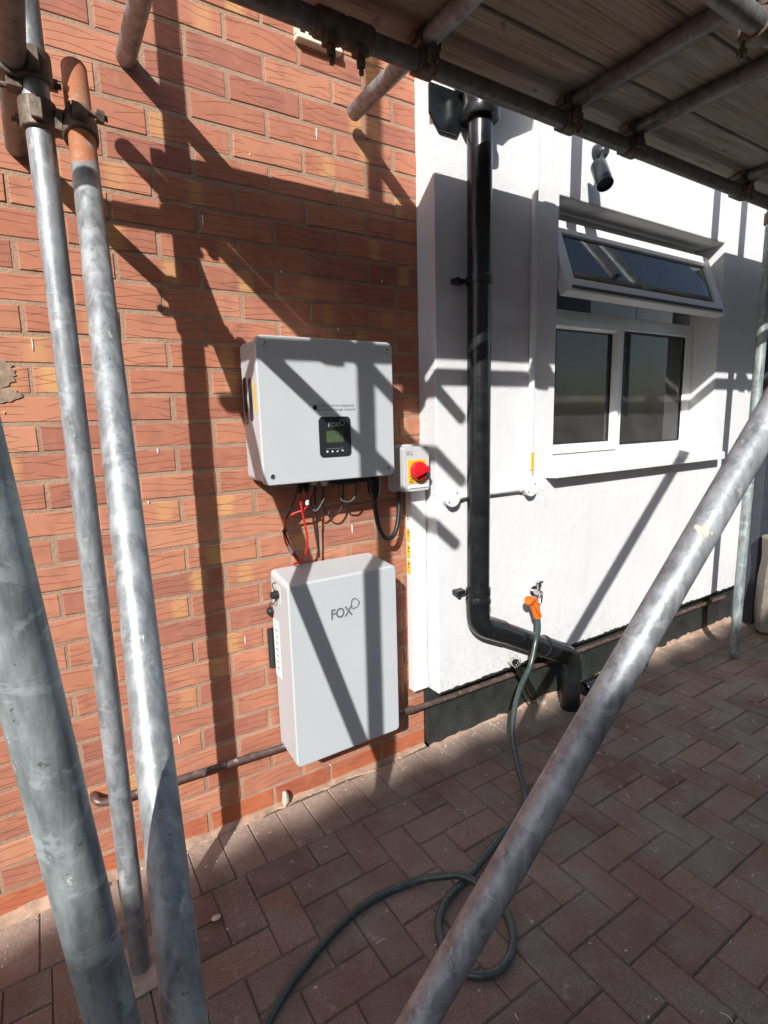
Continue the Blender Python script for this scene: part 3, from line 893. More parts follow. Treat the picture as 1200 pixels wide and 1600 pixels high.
trs = [(-0.32, -0.272, -1.51, 2.2925), (-0.04, -0.004, -1.21, 2.276), (0.612, -0.045, -1.02, 2.2935), (1.175, -0.365, -1.08, ZT), (1.50, -0.365, -1.08, ZT), (2.27, -0.36, -1.08, ZT), (3.1, -0.36, -1.08, ZT)]
for x, ya, yb, z in trs:
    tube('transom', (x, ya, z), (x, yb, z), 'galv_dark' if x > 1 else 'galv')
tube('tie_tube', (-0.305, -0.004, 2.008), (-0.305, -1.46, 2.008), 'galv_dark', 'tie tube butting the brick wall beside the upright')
for x in (1.418, 2.50):
    tube('guard_post', (x, -0.302, 2.33), (x, -0.302, 3.7), 'galv')
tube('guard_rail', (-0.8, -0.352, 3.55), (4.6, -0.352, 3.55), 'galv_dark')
# base plates
for (x, y) in ((A.x, A.y),):
    mb = MB(); mb.box(x - 0.075, x + 0.075, y - 0.075, y + 0.075, 0.0015, 0.0075)
    mb.cyl((x, y, 0.007), (x, y, 0.06), 0.019, 16)
    part('base_plate', mb, M['dusty'], sc, bevel=0.002, seg=1)

def coupler(c1, a1, c2, a2, long1=0.052, long2=0.052, swing=1):
    c1, c2, a1, a2 = Vector(c1), Vector(c2), Vector(a1).normalized(), Vector(a2).normalized()
    nv = (c2 - c1).normalized() if (c2 - c1).length > 1e-4 else frame(a1)[0]
    mb = MB()
    for c, a, L in ((c1, a1, long1), (c2, a2, long2)):
        mb.lathe(c - a * (L / 2), a, [(0, SR + 0.0006), (0, 0.0305), (0.004, 0.032), (L - 0.004, 0.032), (L, 0.0305), (L, SR + 0.0006)], 22, caps=(False, False))
    mid = (c1 + c2) / 2
    ax, ay = frame(nv)
    mb.obox(mid, ax, ay, nv, 0.019, 0.019, 0.007)
    for c, a, s in ((c1, a1, -1), (c2, a2, 1)):
        w = a.cross(nv).normalized() * swing
        # hinge lug one side, bolt lug on the other
        mb.obox(c + w * 0.036, a, nv, w, 0.016, 0.013, 0.010)
        mb.obox(c - w * 0.034, a, nv, w, 0.018, 0.010, 0.008)
    cp = part('coupler', mb, M['steel'], sc, bevel=0.0015, seg=1)
    for c, a, s in ((c1, a1, -1), (c2, a2, 1)):
        w = a.cross(nv).normalized() * swing
        e0 = c + w * 0.041 - nv * 0.022 * s; e1 = c + w * 0.041 + nv * 0.048 * s
        mb = MB(); mb.cyl(e0, e1, 0.0055, 10)
        mb.cyl(e1 - nv * 0.020 * s, e1 - nv * 0.006 * s, 0.0115, 6)
        mb.cyl(e0, e0 + nv * 0.006 * s, 0.0095, 10)
        b_ = part('bolt', mb, M['steel'], cp, smooth=True, angle=30)
    return cp
X_, Y_, Z_ = Vector((1, 0, 0)), Vector((0, 1, 0)), Vector((0, 0, 1))
coupler((A.x, A.y, 2.008), Z_, (-0.305, A.y - 0.0, 2.008), Y_, swing=-1)            # upright to tie tube
sw = coupler((A.x, A.y, 1.925), Z_, (-0.2035, -0.372, 1.915), bd)                     # upright to sloping tube
coupler((A.x, A.y, ZLED), Z_, (A.x, -0.413, ZLED), X_)
for x, ya, yb, z in trs:
    coupler((x, -0.413, ZLED), X_, (x, -0.413, z), Y_, swing=1)
    coupler((x, -0.96, 2.212), X_, (x, -0.96, z), Y_, swing=-1)
coupler((2.752, -0.33, ZLED), Z_, (2.752, -0.413, ZLED), X_)
for x in (1.418, 2.50):
    coupler((x, -0.352, 3.55), X_, (x, -0.302, 3.55), Z_)
# sleeve joint on the ledger
mb = MB(); mb.lathe((0.30, -0.413, ZLED), X_, [(0, SR + .0006), (0, .029), (.006, .032), (.068, .032), (.072, .029), (.078, .029), (.082, .032), (.144, .032), (.15, .029), (.15, SR + .0006)], 22, caps=(False, False))
for x in (0.335, 0.415):
    mb.obox((x, -0.413 - 0.008, ZLED - 0.036), X_, Y_, Z_, 0.016, 0.016, 0.009)
slv = part('sleeve_coupler', mb, M['steel'], sc, bevel=0.0015, seg=1)
for x in (0.335, 0.415):
    mb = MB(); mb.cyl((x, -0.42, ZLED - 0.03), (x, -0.425, ZLED - 0.085), 0.006, 10); mb.cyl((x, -0.423, ZLED - 0.052), (x, -0.4245, ZLED - 0.068), 0.012, 6)
    part('bolt', mb, M['steel'], slv, angle=30)
# cement blobs stuck to the near tube and the brace
def blob_on(base, axis, along, ang, size, rs):
    c0 = base + axis * along; cv = (CAM - c0); cv = (cv - axis * cv.dot(axis)).normalized(); sv_ = axis.cross(cv)
    nv_ = cv * math.cos(ang) + sv_ * math.sin(ang); tv_ = axis.cross(nv_)
    c0 = c0 + nv_ * (SR - 0.0022); rr = random.Random(rs)
    mb = MB()
    mb.rings([[c0 + axis * (q * size * 1.9) + (tv_ * math.cos(t) * 1.0 + nv_ * math.sin(t) * 0.42) * size * math.sqrt(max(0.03, 1 - q * q)) * rr.uniform(.7, 1.2) for t in (2 * math.pi * k_ / 12 for k_ in range(12))] for q in (-1, -.65, -.25, .15, .5, .8, 1)])
    part('cement_lump', mb, M['spatter'], sc)
for al, an, sz, rs in ((-0.13, -.45, .0042, 1), (-0.26, -.15, .0055, 3), (-0.33, .2, .0032, 4)):
    blob_on(C1, cdv, al, an, sz, rs)
for al, an, sz, rs in ((0.36, .5, .003, 7), (0.52, -.3, .0035, 8), (0.70, .2, .003, 9)):
    blob_on(D1, dd, al, an, sz, rs)
# the splat higher on the brace
mb = MB(); cpt = D1 + dd * 0.83; cvw = (CAM - cpt); cvw = (cvw - dd * cvw.dot(dd)).normalized(); cpt = cpt + cvw * (SR - 0.0035)
sdw = dd.cross(cvw)
rr_ = random.Random(9)
mb.rings([[cpt + dd * (q_ * 0.017) + (sdw * math.cos(t) * 1.5 + cvw * math.sin(t) * 0.55) * 0.0085 * math.sqrt(max(0.02, 1 - q_ * q_)) * rr_.uniform(.75, 1.15) for t in (2 * math.pi * k_ / 12 for k_ in range(12))] for q_ in (-1, -.7, -.3, .1, .5, .8, 1)])
part('cement_lump', mb, M['stone'], sc)

# scaffold boards: each lifts away
bl = ['inner scaffold board over the brick wall, nearest the house', 'middle scaffold board over the brick wall', 'outer scaffold board over the brick wall',
      'inner scaffold board above the window, nearest the house', 'middle scaffold board above the window', 'outer scaffold board above the window']
k = 0
for (x0, x1) in ((-0.30, 1.238), (1.246, 4.5)):
    for (ya, yb) in ((-0.330, -0.553), (-0.561, -0.785), (-0.793, -1.018)):
        t = thing('scaffold_board', bl[k], 'board', ((x0 + x1) / 2, (ya + yb) / 2, 2.3175), 'timber boards of the scaffold platform'); k += 1
        xa = x0 + rnd.uniform(-.01, .0); mb = MB()
        n = 14; rows = []
        bow = rnd.uniform(-0.002, 0.002)
        for i in range(n + 1):
            x = xa + (x1 - xa) * i / n; zz = 2.3185 + bow * math.sin(math.pi * i / n)
            rows.append([(x, yb, zz), (x, ya, zz), (x, ya, zz + 0.037), (x, yb, zz + 0.037)])
        mb.rings(rows)
        part('plank', mb, M['board'], t, bevel=0.003, seg=1, smooth=False)
        for xe in (xa, x1):
            e = 0.03 if xe == xa else -0.03
            mb = MB(); x0_, x1_ = sorted((xe - (0.0012 if e > 0 else -0.0012), xe + e))
            mb.box(x0_, x1_, yb - 0.0013, ya + 0.0013, 2.3168, 2.3568)
            part('end_band', mb, M['hoop'], t, smooth=False)

# ================================================================== INVERTER
inv = thing('inverter', 'pale grey solar inverter with small black display on the brick wall', 'inverter', (0.425, -0.03, 1.16))
mb = MB(); mb.prism_y(rrect(0.2015, 0.650, 1.164, 1.577, 0.020), -0.1495, -0.022)
body = part('body', mb, M['case_side'], inv, bevel=0.004)
mb = MB(); mb.box(0.25, 0.60, -0.022, -0.001, 1.25, 1.50)
part('wall_bracket', mb, M['galv'], inv, bevel=0.002)
mb = MB(); mb.prism_y(rrect(0.197, 0.654, 1.157, 1.583, 0.022, 8), -0.171, -0.1485)
cover = part('front_cover', mb, M['case'], inv, bevel=0.006, seg=3)
for x, z in ((0.224, 1.558), (0.630, 1.556), (0.225, 1.184), (0.627, 1.183)):
    mb = MB(); mb.lathe((x, -0.1712, z), (0, -1, 0), [(0, 0.0075), (0.0015, 0.0075), (0.0022, 0.006), (0.0012, 0.004)], 16)
    part('screw', mb, M['chrome'], cover)
mb = MB(); mb.prism_y(rrect(0.380, 0.490, 1.230, 1.353, 0.014), -0.1735, -0.171)
disp = part('display_panel', mb, M['panel_black'], inv, bevel=0.0008, seg=1)
mb = MB(); mb.prism_y(rrect(0.404, 0.462, 1.275, 1.310, 0.002), -0.1742, -0.1736)
part('screen', mb, M['lcd'], disp)
put_text('lettering', 'FOX', 0.0185, M['print_pale'], disp, 0.411, -0.1738, 1.3225, spacing=1.05, bold=0.0004)
def ring_logo(name, parent, mat, cx, cz, y, s):
    mb = MB()
    def loop(dx, dz, rx, rz, w, ph):
        n = 30; vs = []; fs = []
        for i in range(n):
            t = 2 * math.pi * i / n
            k = 1 + 0.10 * math.cos(3 * t + ph)
            for q in (1.0, 1.0 - w):
                vs.append((cx + s * (dx + rx * k * q * math.cos(t)), y, cz + s * (dz + rz * k * q * math.sin(t))))
        for i in range(n):
            a = 2 * i; b = 2 * ((i + 1) % n)
            fs.append((a, b, b + 1, a + 1))
        m = len(vs)
        vs2 = vs + [(x, yy + 0.0006, z) for x, yy, z in vs]
        fs2 = fs + [(f[3] + m, f[2] + m, f[1] + m, f[0] + m) for f in fs]
        mb.add(vs2, fs2)
    loop(0, 0, 0.92, 1.0, 0.17, 0.3)
    loop(0.06, 0.04, 0.76, 0.83, 0.10, 2.2)
    return part(name, mb, mat, parent, smooth=False)
ring_logo('logo', disp, M['print_pale'], 0.4595, 1.334, -0.1740, 0.0095)
for i, x in enumerate((0.405, 0.4225, 0.440, 0.4575)):
    mb = MB()
    if i == 0: mb.prism_y([(x - .003, 1.250), (x + .003, 1.250), (x + .003, 1.2465), (x, 1.2435), (x - .003, 1.2465)][::-1], -0.1741, -0.1736)
    elif i == 1: mb.prism_y([(x - .0028, 1.2445), (x + .0028, 1.2445), (x + .0028, 1.2475), (x, 1.251), (x - .0028, 1.2475)], -0.1741, -0.1736)
    elif i == 2: mb.prism_y([(x - .004, 1.2465), (x - .001, 1.244), (x + .004, 1.2495), (x + .003, 1.2508), (x - .001, 1.2465), (x - .003, 1.248)], -0.1741, -0.1736)
    else: mb.prism_y([(x - .004, 1.249), (x - .001, 1.252), (x - .001, 1.250), (x + .004, 1.2495), (x + .004, 1.2455), (x + .0028, 1.2455), (x + .0028, 1.248), (x - .001, 1.248), (x - .001, 1.246)][::-1], -0.1741, -0.1736)
    part('button_icon', mb, M['white_ink'], disp, smooth=False)
mb = MB(); mb.box(0.402, 0.462, -0.1740, -0.1736, 1.2555, 1.2561)
part('printed_line', mb, M['print_pale'], disp, smooth=False)
mb = MB(); mb.lathe((0.371, -0.1712, 1.381), (0, -1, 0), [(0, 0.0075), (0.0006, 0.0075)], 20)
part('printed_mark', mb, M['print_black'], cover)
put_text('lettering', 'Meter & driver integrated,', 0.0118, M['print_mid'], cover, 0.381, -0.1716, 1.3835)
put_text('lettering', 'no external dongle required', 0.0112, M['print_mid'], cover, 0.381, -0.1716, 1.3715)
# finned recess and sticker on the left flank
mb = MB()
for z0, z1, y0, y1 in ((1.335, 1.475, -0.062, -0.034), (1.345, 1.470, -0.108, -0.080)):
    pts = rrect(y0, y1, z0, z1, 0.012, 5)
    mb.prism_x(pts, 0.2003, 0.2025)
part('side_grip', mb, M['panel_black'], inv, smooth=False)
mb = MB(); mb.prism_x(rrect(-0.143, -0.126, 1.365, 1.455, 0.007, 4), 0.2004, 0.2022)
part('warning_sticker', mb, M['yellow'], inv, smooth=False)
# connectors under the case
for (x, y, mt, L, rr) in ((0.345, -0.085, 'black_pvc', 0.055, 0.0085), (0.369, -0.085, 'black_pvc', 0.055, 0.0085), (0.395, -0.085, 'iso_grey', 0.035, 0.009), (0.430, -0.09, 'iso_grey', 0.04, 0.010)):
    mb = MB(); mb.lathe((x, y, 1.1725), (0, 0, -1), [(0, rr), (L * 0.5, rr), (L * 0.52, rr * 1.25), (L * 0.75, rr * 1.25), (L, rr * 0.75)], 16)
    part('connector', mb, M[mt], inv)
mb = MB(); mb.lathe((0.622, -0.085, 1.1725), (0, 0, -1), [(0, 0.021), (0.03, 0.021), (0.03, 0.025), (0.075, 0.023), (0.10, 0.014)], 20)
part('cable_gland', mb, M['black_pvc'], inv)
mb = MB(); mb.box(0.465, 0.60, -0.11, -0.05, 1.135, 1.1715)
part('data_port', mb, M['panel_black'], inv, bevel=0.004)

# ================================================================== BATTERY
bat = thing('battery', 'tall pale grey battery box with grey logo below the inverter', 'battery', (0.45, -0.02, 0.231))
bm = bmesh.new()
x0, x1, z0, z1 = 0.250, 0.650, 0.231, 0.858
f0 = [(x0, -0.171, z0), (x1, -0.171, z0), (x1, -0.171, z1 - .012), (x0, -0.171, z1 - .012)]
b0 = [(x0 + .006, -0.012, z0 + .004), (x1 - .006, -0.012, z0 + .004), (x1 - .006, -0.012, z1 + .006), (x0 + .006, -0.012, z1 + .006)]
V = [bm.verts.new(p) for p in f0 + b0]
for f in ((0, 1, 2, 3), (7, 6, 5, 4), (0, 4, 5, 1), (1, 5, 6, 2), (2, 6, 7, 3), (3, 7, 4, 0)): bm.faces.new([V[i] for i in f])
bmesh.ops.recalc_face_normals(bm, faces=bm.faces)
bmesh.ops.bevel(bm, geom=[e for e in bm.edges if abs((e.verts[0].co - e.verts[1].co).normalized().y) > 0.9], offset=0.016, segments=5, profile=0.5, affect='EDGES')
bmesh.ops.bevel(bm, geom=[e for e in bm.edges if len(e.link_faces) == 2 and e.calc_face_angle(0) > 0.7], offset=0.007, segments=3, profile=0.5, affect='EDGES')
me = bpy.data.meshes.new('case'); bm.to_mesh(me); bm.free(); me.materials.append(M['case']); me.shade_smooth(); me.set_sharp_from_angle(angle=math.radians(30))
case = put('case', me, bat); weighted(case)
mb = MB(); mb.box(0.30, 0.60, -0.012, -0.001, 0.30, 0.80); mb.box(0.236, 0.262, -0.012, -0.001, 0.52, 0.66)
part('wall_bracket', mb, M['panel_black'], bat, bevel=0.002, seg=1)
put_text('lettering', 'FOX', 0.046, M['print_grey'], case, 0.392, -0.1716, 0.7075, spacing=1.02, bold=0.0011, xscale=0.86)
put_text('lettering', 'ESS', 0.0115, M['print_pale'], case, 0.437, -0.1716, 0.693, spacing=1.9)
ring_logo('logo', case, M['print_grey'], 0.483, 0.743, -0.1717, 0.0185)
# socket, plug and dangling cap on the left flank
mb = MB(); mb.box(0.2515, 0.2545, -0.105, -0.062, 0.768, 0.826)
part('socket_plate', mb, M['iso_grey'], bat, bevel=0.001, seg=1)
mb = MB(); mb.lathe((0.2515, -0.083, 0.797), (-1, 0, 0), [(0, 0.014), (0.012, 0.014), (0.014, 0.012), (0.022, 0.012)], 18)
mb.sweep(smooth_path([(0.243, -0.08, 0.81), (0.238, -0.075, 0.83), (0.25, -0.072, 0.835)], 6), 0.0018, 8)
part('plug', mb, M['black_rub'], bat)
mb = MB(); mb.sweep(smooth_path([(0.245, -0.085, 0.785), (0.240, -0.07, 0.765), (0.244, -0.035, 0.758), (0.245, -0.018, 0.742), (0.245, -0.017, 0.735)], 6), 0.0016, 8)
mb.lathe((0.238, -0.017, 0.722), (1, 0, 0), [(0, 0.0115), (0.003, 0.0135), (0.014, 0.0135), (0.016, 0.011)], 18)
part('cap', mb, M['black_rub'], bat)
mb = MB(); mb.box(0.2525, 0.2535, -0.070, -0.022, 0.50, 0.70)
part('rating_label', mb, M['white_ink'], bat, smooth=False)
for i in range(7):
    mb = MB(); z = 0.53 + i * 0.022; mb.box(0.2519, 0.2526, -0.058, -0.034 - 0.004 * (i % 3), z, z + 0.004)
    part('printed_line', mb, M['print_grey'], bat, smooth=False)

# ================================================================== ISOLATOR, TRUNKING, CABLES
iso = thing('isolator_switch', 'grey isolator box with red rotary knob on yellow plate', 'switch', (0.795, -0.04, 1.075))
mb = MB(); mb.prism_y(rrect(0.738, 0.852, 1.082, 1.242, 0.012), -0.100, -0.046)
ib = part('enclosure', mb, M['iso_grey'], iso, bevel=0.004)
mb = MB(); mb.prism_y(rrect(0.733, 0.857, 1.076, 1.248, 0.014), -0.047, -0.001)
part('back_box', mb, M['iso_grey'], iso, bevel=0.003)
mb = MB(); mb.box(0.757, 0.846, -0.104, -0.0995, 1.094, 1.103)
part('hasp', mb, M['upvc'], iso, bevel=0.001, seg=1)
mb = MB(); mb.prism_y(rrect(0.757, 0.834, 1.112, 1.196, 0.003), -0.1016, -0.1001)
pl = part('yellow_plate', mb, M['yellow'], iso, smooth=False)
mb = MB(); kx, kz = 0.796, 1.156
mb.lathe((kx, -0.1017, kz), (0, -1, 0), [(0, 0.027), (0.004, 0.0345), (0.012, 0.0345), (0.020, 0.033), (0.022, 0.030)], 32)
kn = part('knob', mb, M['red'], iso)
mb = MB(); mb.obox((kx, -0.130, kz), Vector((0.94, 0, 0.34)), Vector((0, 1, 0)), Vector((-0.34, 0, 0.94)), 0.030, 0.008, 0.011)
part('grip', mb, M['red'], kn, bevel=0.004)
put_text('lettering', 'SCL', 0.019, M['print_grey'], ib, 0.748, -0.1006, 1.2135, spacing=1.0)
mb = MB(); mb.prism_y([(0.760, 1.116), (0.780, 1.116), (0.770, 1.134)], -0.1022, -0.1016)
wt = part('warning_triangle', mb, M['print_black'], pl, smooth=False)
mb = MB(); mb.prism_y([(0.7632, 1.1178), (0.7768, 1.1178), (0.770, 1.1298)], -0.1026, -0.1022)
part('triangle_field', mb, M['yellow'], pl, smooth=False)
mb = MB(); mb.prism_y([(0.7702, 1.1185), (0.7716, 1.1235), (0.7700, 1.1235), (0.7712, 1.1275), (0.7688, 1.1225), (0.7702, 1.1225), (0.7690, 1.1205)], -0.1030, -0.1026)
part('bolt_symbol', mb, M['print_black'], pl, smooth=False)
mb = MB(); mb.box(0.759, 0.79, -0.1022, -0.1016, 1.1375, 1.1395)
part('printed_line', mb, M['print_black'], pl, smooth=False)

tr = thing('cable_trunking', 'white upright cable trunking with yellow warning stickers beside the battery', 'trunking', (0.842, -0.02, 0.27))
mb = MB(); mb.box(0.811, 0.8755, -0.032, -0.001, 0.268, 1.078)
part('base_channel', mb, M['white_pvc'], tr, bevel=0.002)
mb = MB(); mb.prism_x([(-0.040, 0.2695), (-0.040, 1.0775), (-0.0325, 1.0775), (-0.0325, 0.2695)], 0.8095, 0.877)
part('lid', mb, M['white_pvc'], tr, bevel=0.002)
for i in range(4):
    z = 0.99 - i * 0.062
    mb = MB(); mb.box(0.8102, 0.8109, -0.027, -0.006, z - 0.054, z)
    st = part('warning_sticker', mb, M['yellow' if i != 0 else 'white_ink'], tr, smooth=False)
    mb = MB(); mb.add([(0.8099, -0.022, z - 0.017), (0.8099, -0.011, z - 0.017), (0.8099, -0.0165, z - 0.006)], [(0, 1, 2)])
    mb.add([(0.8099, -0.022, z - 0.028), (0.8099, -0.011, z - 0.028), (0.8099, -0.011, z - 0.025), (0.8099, -0.022, z - 0.025)], [(0, 1, 2, 3)])
    part('printed_mark', mb, M['print_black'], st, smooth=False)

def cable(name, label, pts, r, mat, cat='cable', extra=None, k=8):
    o = thing(name, label, cat, pts[0])
    mb = MB(); mb.sweep(smooth_path(pts, k), r, 12)
    part('sheath', mb, M[mat], o)
    return o
c1 = cable('solar_cable', 'straight red solar cable dropping from the inverter to the battery', [(0.345, -0.085, 1.13), (0.347, -0.085, 1.08), (0.357, -0.082, 1.02), (0.366, -0.078, 0.96), (0.360, -0.070, 0.915), (0.343, -0.058, 0.885), (0.33, -0.03, 0.872)], 0.0036, 'red_cable')
c2 = cable('solar_cable', 'looping red solar cable with white tag between inverter and battery', [(0.369, -0.085, 1.13), (0.370, -0.085, 1.085), (0.362, -0.075, 1.06), (0.325, -0.06, 1.045), (0.300, -0.055, 1.010), (0.296, -0.058, 0.970), (0.309, -0.062, 0.930), (0.335, -0.058, 0.892), (0.355, -0.035, 0.872)], 0.0036, 'red_cable')
mb = MB(); mb.cyl((0.3055, -0.0605, 0.945), (0.3170, -0.062, 0.920), 0.0062, 14)
part('tag', mb, M['white_ink'], c2)
mb = MB(); mb.cyl((0.3702, -0.085, 1.092), (0.369, -0.0835, 1.076), 0.0058, 14)
part('tag', mb, M['white_ink'], c2)
mb = MB(); mb.lathe((0.2975, -0.0555, 0.998), (0.1, 0.0, -1), [(0, 0.005), (0.002, 0.0085), (0.006, 0.0085), (0.008, 0.005)], 12); mb.box(0.288, 0.294, -0.066, -0.063, 0.985, 0.996)
part('cable_tie', mb, M['black_rub'], c2)
cable('battery_cable', 'thin black cable looping beside the red one', [(0.338, -0.09, 1.14), (0.330, -0.07, 1.09), (0.308, -0.05, 1.03), (0.303, -0.05, 0.985), (0.318, -0.054, 0.935), (0.343, -0.05, 0.89), (0.355, -0.02, 0.872)], 0.003, 'black_rub')
cable('data_cable', 'thin grey data cable hanging under the inverter', [(0.430, -0.09, 1.135), (0.431, -0.088, 1.10), (0.420, -0.080, 1.07), (0.405, -0.070, 1.05), (0.40, -0.05, 1.06), (0.41, -0.03, 1.09), (0.44, -0.025, 1.12)], 0.003, 'grey_cable')
cable('earth_cable', 'short grey cable looping under the data port', [(0.49, -0.08, 1.137), (0.488, -0.08, 1.10), (0.50, -0.08, 1.075), (0.53, -0.08, 1.07), (0.55, -0.08, 1.09), (0.555, -0.08, 1.137)], 0.003, 'grey_cable')
cable('battery_cable', 'black twin battery cable dropping behind the battery top', [(0.405, -0.07, 1.14), (0.408, -0.06, 1.07), (0.418, -0.045, 1.0), (0.425, -0.035, 0.94), (0.428, -0.03, 0.88)], 0.0034, 'black_rub')
cable('network_cable', 'slack dark network cable hung in a low loop under the inverter', [(0.445, -0.06, 1.14), (0.440, -0.05, 1.08), (0.452, -0.045, 1.035), (0.485, -0.045, 1.02), (0.515, -0.045, 1.05), (0.522, -0.05, 1.13)], 0.0028, 'black_rub')
cable('mains_cable', 'thick black mains cable hanging in a loop to the isolator', [(0.622, -0.085, 1.085), (0.626, -0.085, 1.03), (0.640, -0.083, 0.965), (0.666, -0.078, 0.925), (0.700, -0.072, 0.920), (0.728, -0.064, 0.955), (0.745, -0.055, 1.02), (0.752, -0.048, 1.08)], 0.0085, 'black_rub')

# ================================================================== CONDUIT ON THE WHITE WALL
cn = thing('cable_conduit', 'white round conduit with two screw-lid boxes on the white wall', 'conduit', (1.355, -0.11, 1.03))
mb = MB(); mb.cyl((1.359, -0.115, 1.075), (1.359, -0.115, 3.4), 0.0125, 20)
part('conduit_tube', mb, M['white_pvc'], cn)
mb = MB(); mb.cyl((0.955, -0.115, 1.047), (1.325, -0.115, 1.047), 0.0115, 20)
part('conduit_tube', mb, M['white_pvc'], cn)
for x in (0.935, 1.352):
    mb = MB(); mb.lathe((x, -0.1005, 1.047), (0, -1, 0), [(0, 0.033), (0.027, 0.033), (0.028, 0.035), (0.032, 0.035), (0.034, 0.033)], 32)
    s = 1 if x < 1.1 else -1
    mb.cyl((x + s * 0.025, -0.115, 1.047), (x + s * 0.052, -0.115, 1.047), 0.0145, 18)
    if x > 1.1: mb.cyl((x + 0.004, -0.115, 1.07), (x + 0.005, -0.115, 1.10), 0.0145, 18)
    bx = part('junction_box', mb, M['white_pvc'], cn)
    for a_ in (40, 220):
        mb = MB(); px, pz = x + 0.025 * math.cos(math.radians(a_)), 1.047 + 0.025 * math.sin(math.radians(a_))
        mb.lathe((px, -0.1344, pz), (0, -1, 0), [(0, 0.0035), (0.0008, 0.0035)], 12)
        part('screw', mb, M['steel'], bx)
mb = MB(); mb.box(1.3505, 1.3675, -0.1295, -0.1278, 1.118, 1.192)
part('warning_tag', mb, M['yellow'], cn, smooth=False)
mb = MB(); mb.cyl((1.345, -0.129, 1.120), (1.372, -0.126, 1.121), 0.0015, 8); mb.sweep(smooth_path([(1.358, -0.129, 1.118), (1.360, -0.131, 1.108), (1.355, -0.129, 1.098), (1.357, -0.125, 1.090)], 5), 0.0012, 8)
part('tag_wire', mb, M['grey_cable'], cn)

# ================================================================== BLACK DRAINPIPE
dp = thing('drainpipe', 'glossy black drainpipe with hopper down the white wall', 'drainpipe', (1.6, -0.165, 0))
PX, PY, PR = 1.036, -0.160, 0.0430
mb = MB(); mb.cyl((PX, PY, 0.62), (PX, PY, 2.40), PR, 36)
part('pipe', mb, M['black_pvc'], dp)
mb = MB(); mb.lathe((PX, PY, 2.325), (0, 0, 1), [(0, PR + .002), (0, 0.064), (0.006, 0.0665), (0.03, 0.0665), (0.036, 0.060), (0.10, 0.059), (0.10, 0.05)], 36)
part('socket', mb, M['black_pvc'], dp)
# hopper head
mb = MB()
sec = [(2.405, 0.055, -0.218, -0.106), (2.45, 0.075, -0.235, -0.1035), (2.53, 0.165, -0.262, -0.1015), (2.64, 0.175, -0.265, -0.1015), (2.645, 0.185, -0.275, -0.1015), (2.675, 0.185, -0.275, -0.1015)]
mb.rings([[(PX - w, y0, z), (PX + w, y0, z), (PX + w, y1, z), (PX - w, y1, z)] for z, w, y0, y1 in sec])
part('hopper', mb, M['black_pvc'], dp, bevel=0.006)
mb = MB(); mb.prism_y([(0.862, 2.33), (0.90, 2.285), (0.975, 2.285), (1.0, 2.33), (1.0, 2.42), (0.862, 2.42)], -0.113, -0.1015)
part('back_plate', mb, M['black_pvc'], dp, bevel=0.004)
e1 = smooth_path([(PX, PY, 0.64), (PX, PY, 0.585), (PX + 0.008, PY, 0.548), (PX + 0.036, PY, 0.522), (PX + 0.085, PY, 0.498), (PX + 0.13, PY, 0.477)], 6)
mb = MB(); mb.sweep(e1, PR + 0.0035, 32)
part('elbow', mb, M['black_pvc'], dp)
mb = MB(); mb.lathe((PX, PY, 0.628), (0, 0, 1), [(0, PR + .001), (0, PR + .0065), (0.012, PR + .0065), (0.03, PR + .001)], 36)
part('collar', mb, M['black_pvc'], dp)
s0, s1 = Vector((PX + 0.10, PY, 0.491)), Vector((1.545, PY, 0.284)); sv = (s1 - s0).normalized()
mb = MB(); mb.cyl(s0, s1, PR, 36)
part('pipe', mb, M['black_pvc'], dp)
q0 = s1 - sv * 0.15
mb = MB(); mb.sweep(smooth_path([q0, s1 - sv * 0.06, s1 + sv * 0.01, Vector((1.593, PY, 0.243)), Vector((1.606, PY, 0.205)), Vector((1.607, PY, 0.15))], 6), PR + 0.0035, 32)
part('elbow', mb, M['black_pvc'], dp)
mb = MB(); mb.lathe(q0 - sv * 0.004, sv, [(0, PR + .001), (0.002, PR + .006), (0.012, PR + .006), (0.014, PR + .003)], 36)
part('collar', mb, M['black_pvc'], dp)
mb = MB(); mb.cyl((1.607, PY, 0.16), (1.607, PY, -0.02), PR, 36)
part('pipe', mb, M['black_pvc'], dp)
for z in (1.815, 0.672):
    mb = MB(); mb.lathe((PX, PY, z - 0.013), (0, 0, 1), [(0, PR + .0008), (0, PR + .005), (0.026, PR + .005), (0.026, PR + .0008)], 36, caps=(False, False))
    mb.prism_x([(-0.132, z - 0.007), (-0.132, z + 0.007), (-0.102, z + 0.010), (-0.102, z - 0.010)], PX - PR - 0.040, PX - PR + 0.004)
    mb.lathe((PX - PR - 0.034, -0.130, z), (0, -1, 0), [(0, 0.010), (0.008, 0.010), (0.010, 0.008)], 18)
    mb.box(PX + PR, PX + PR + 0.012, PY - 0.012, PY + 0.012, z - 0.011, z + 0.011)
    part('bracket', mb, M['black_pvc'], dp, bevel=0.002, seg=1)

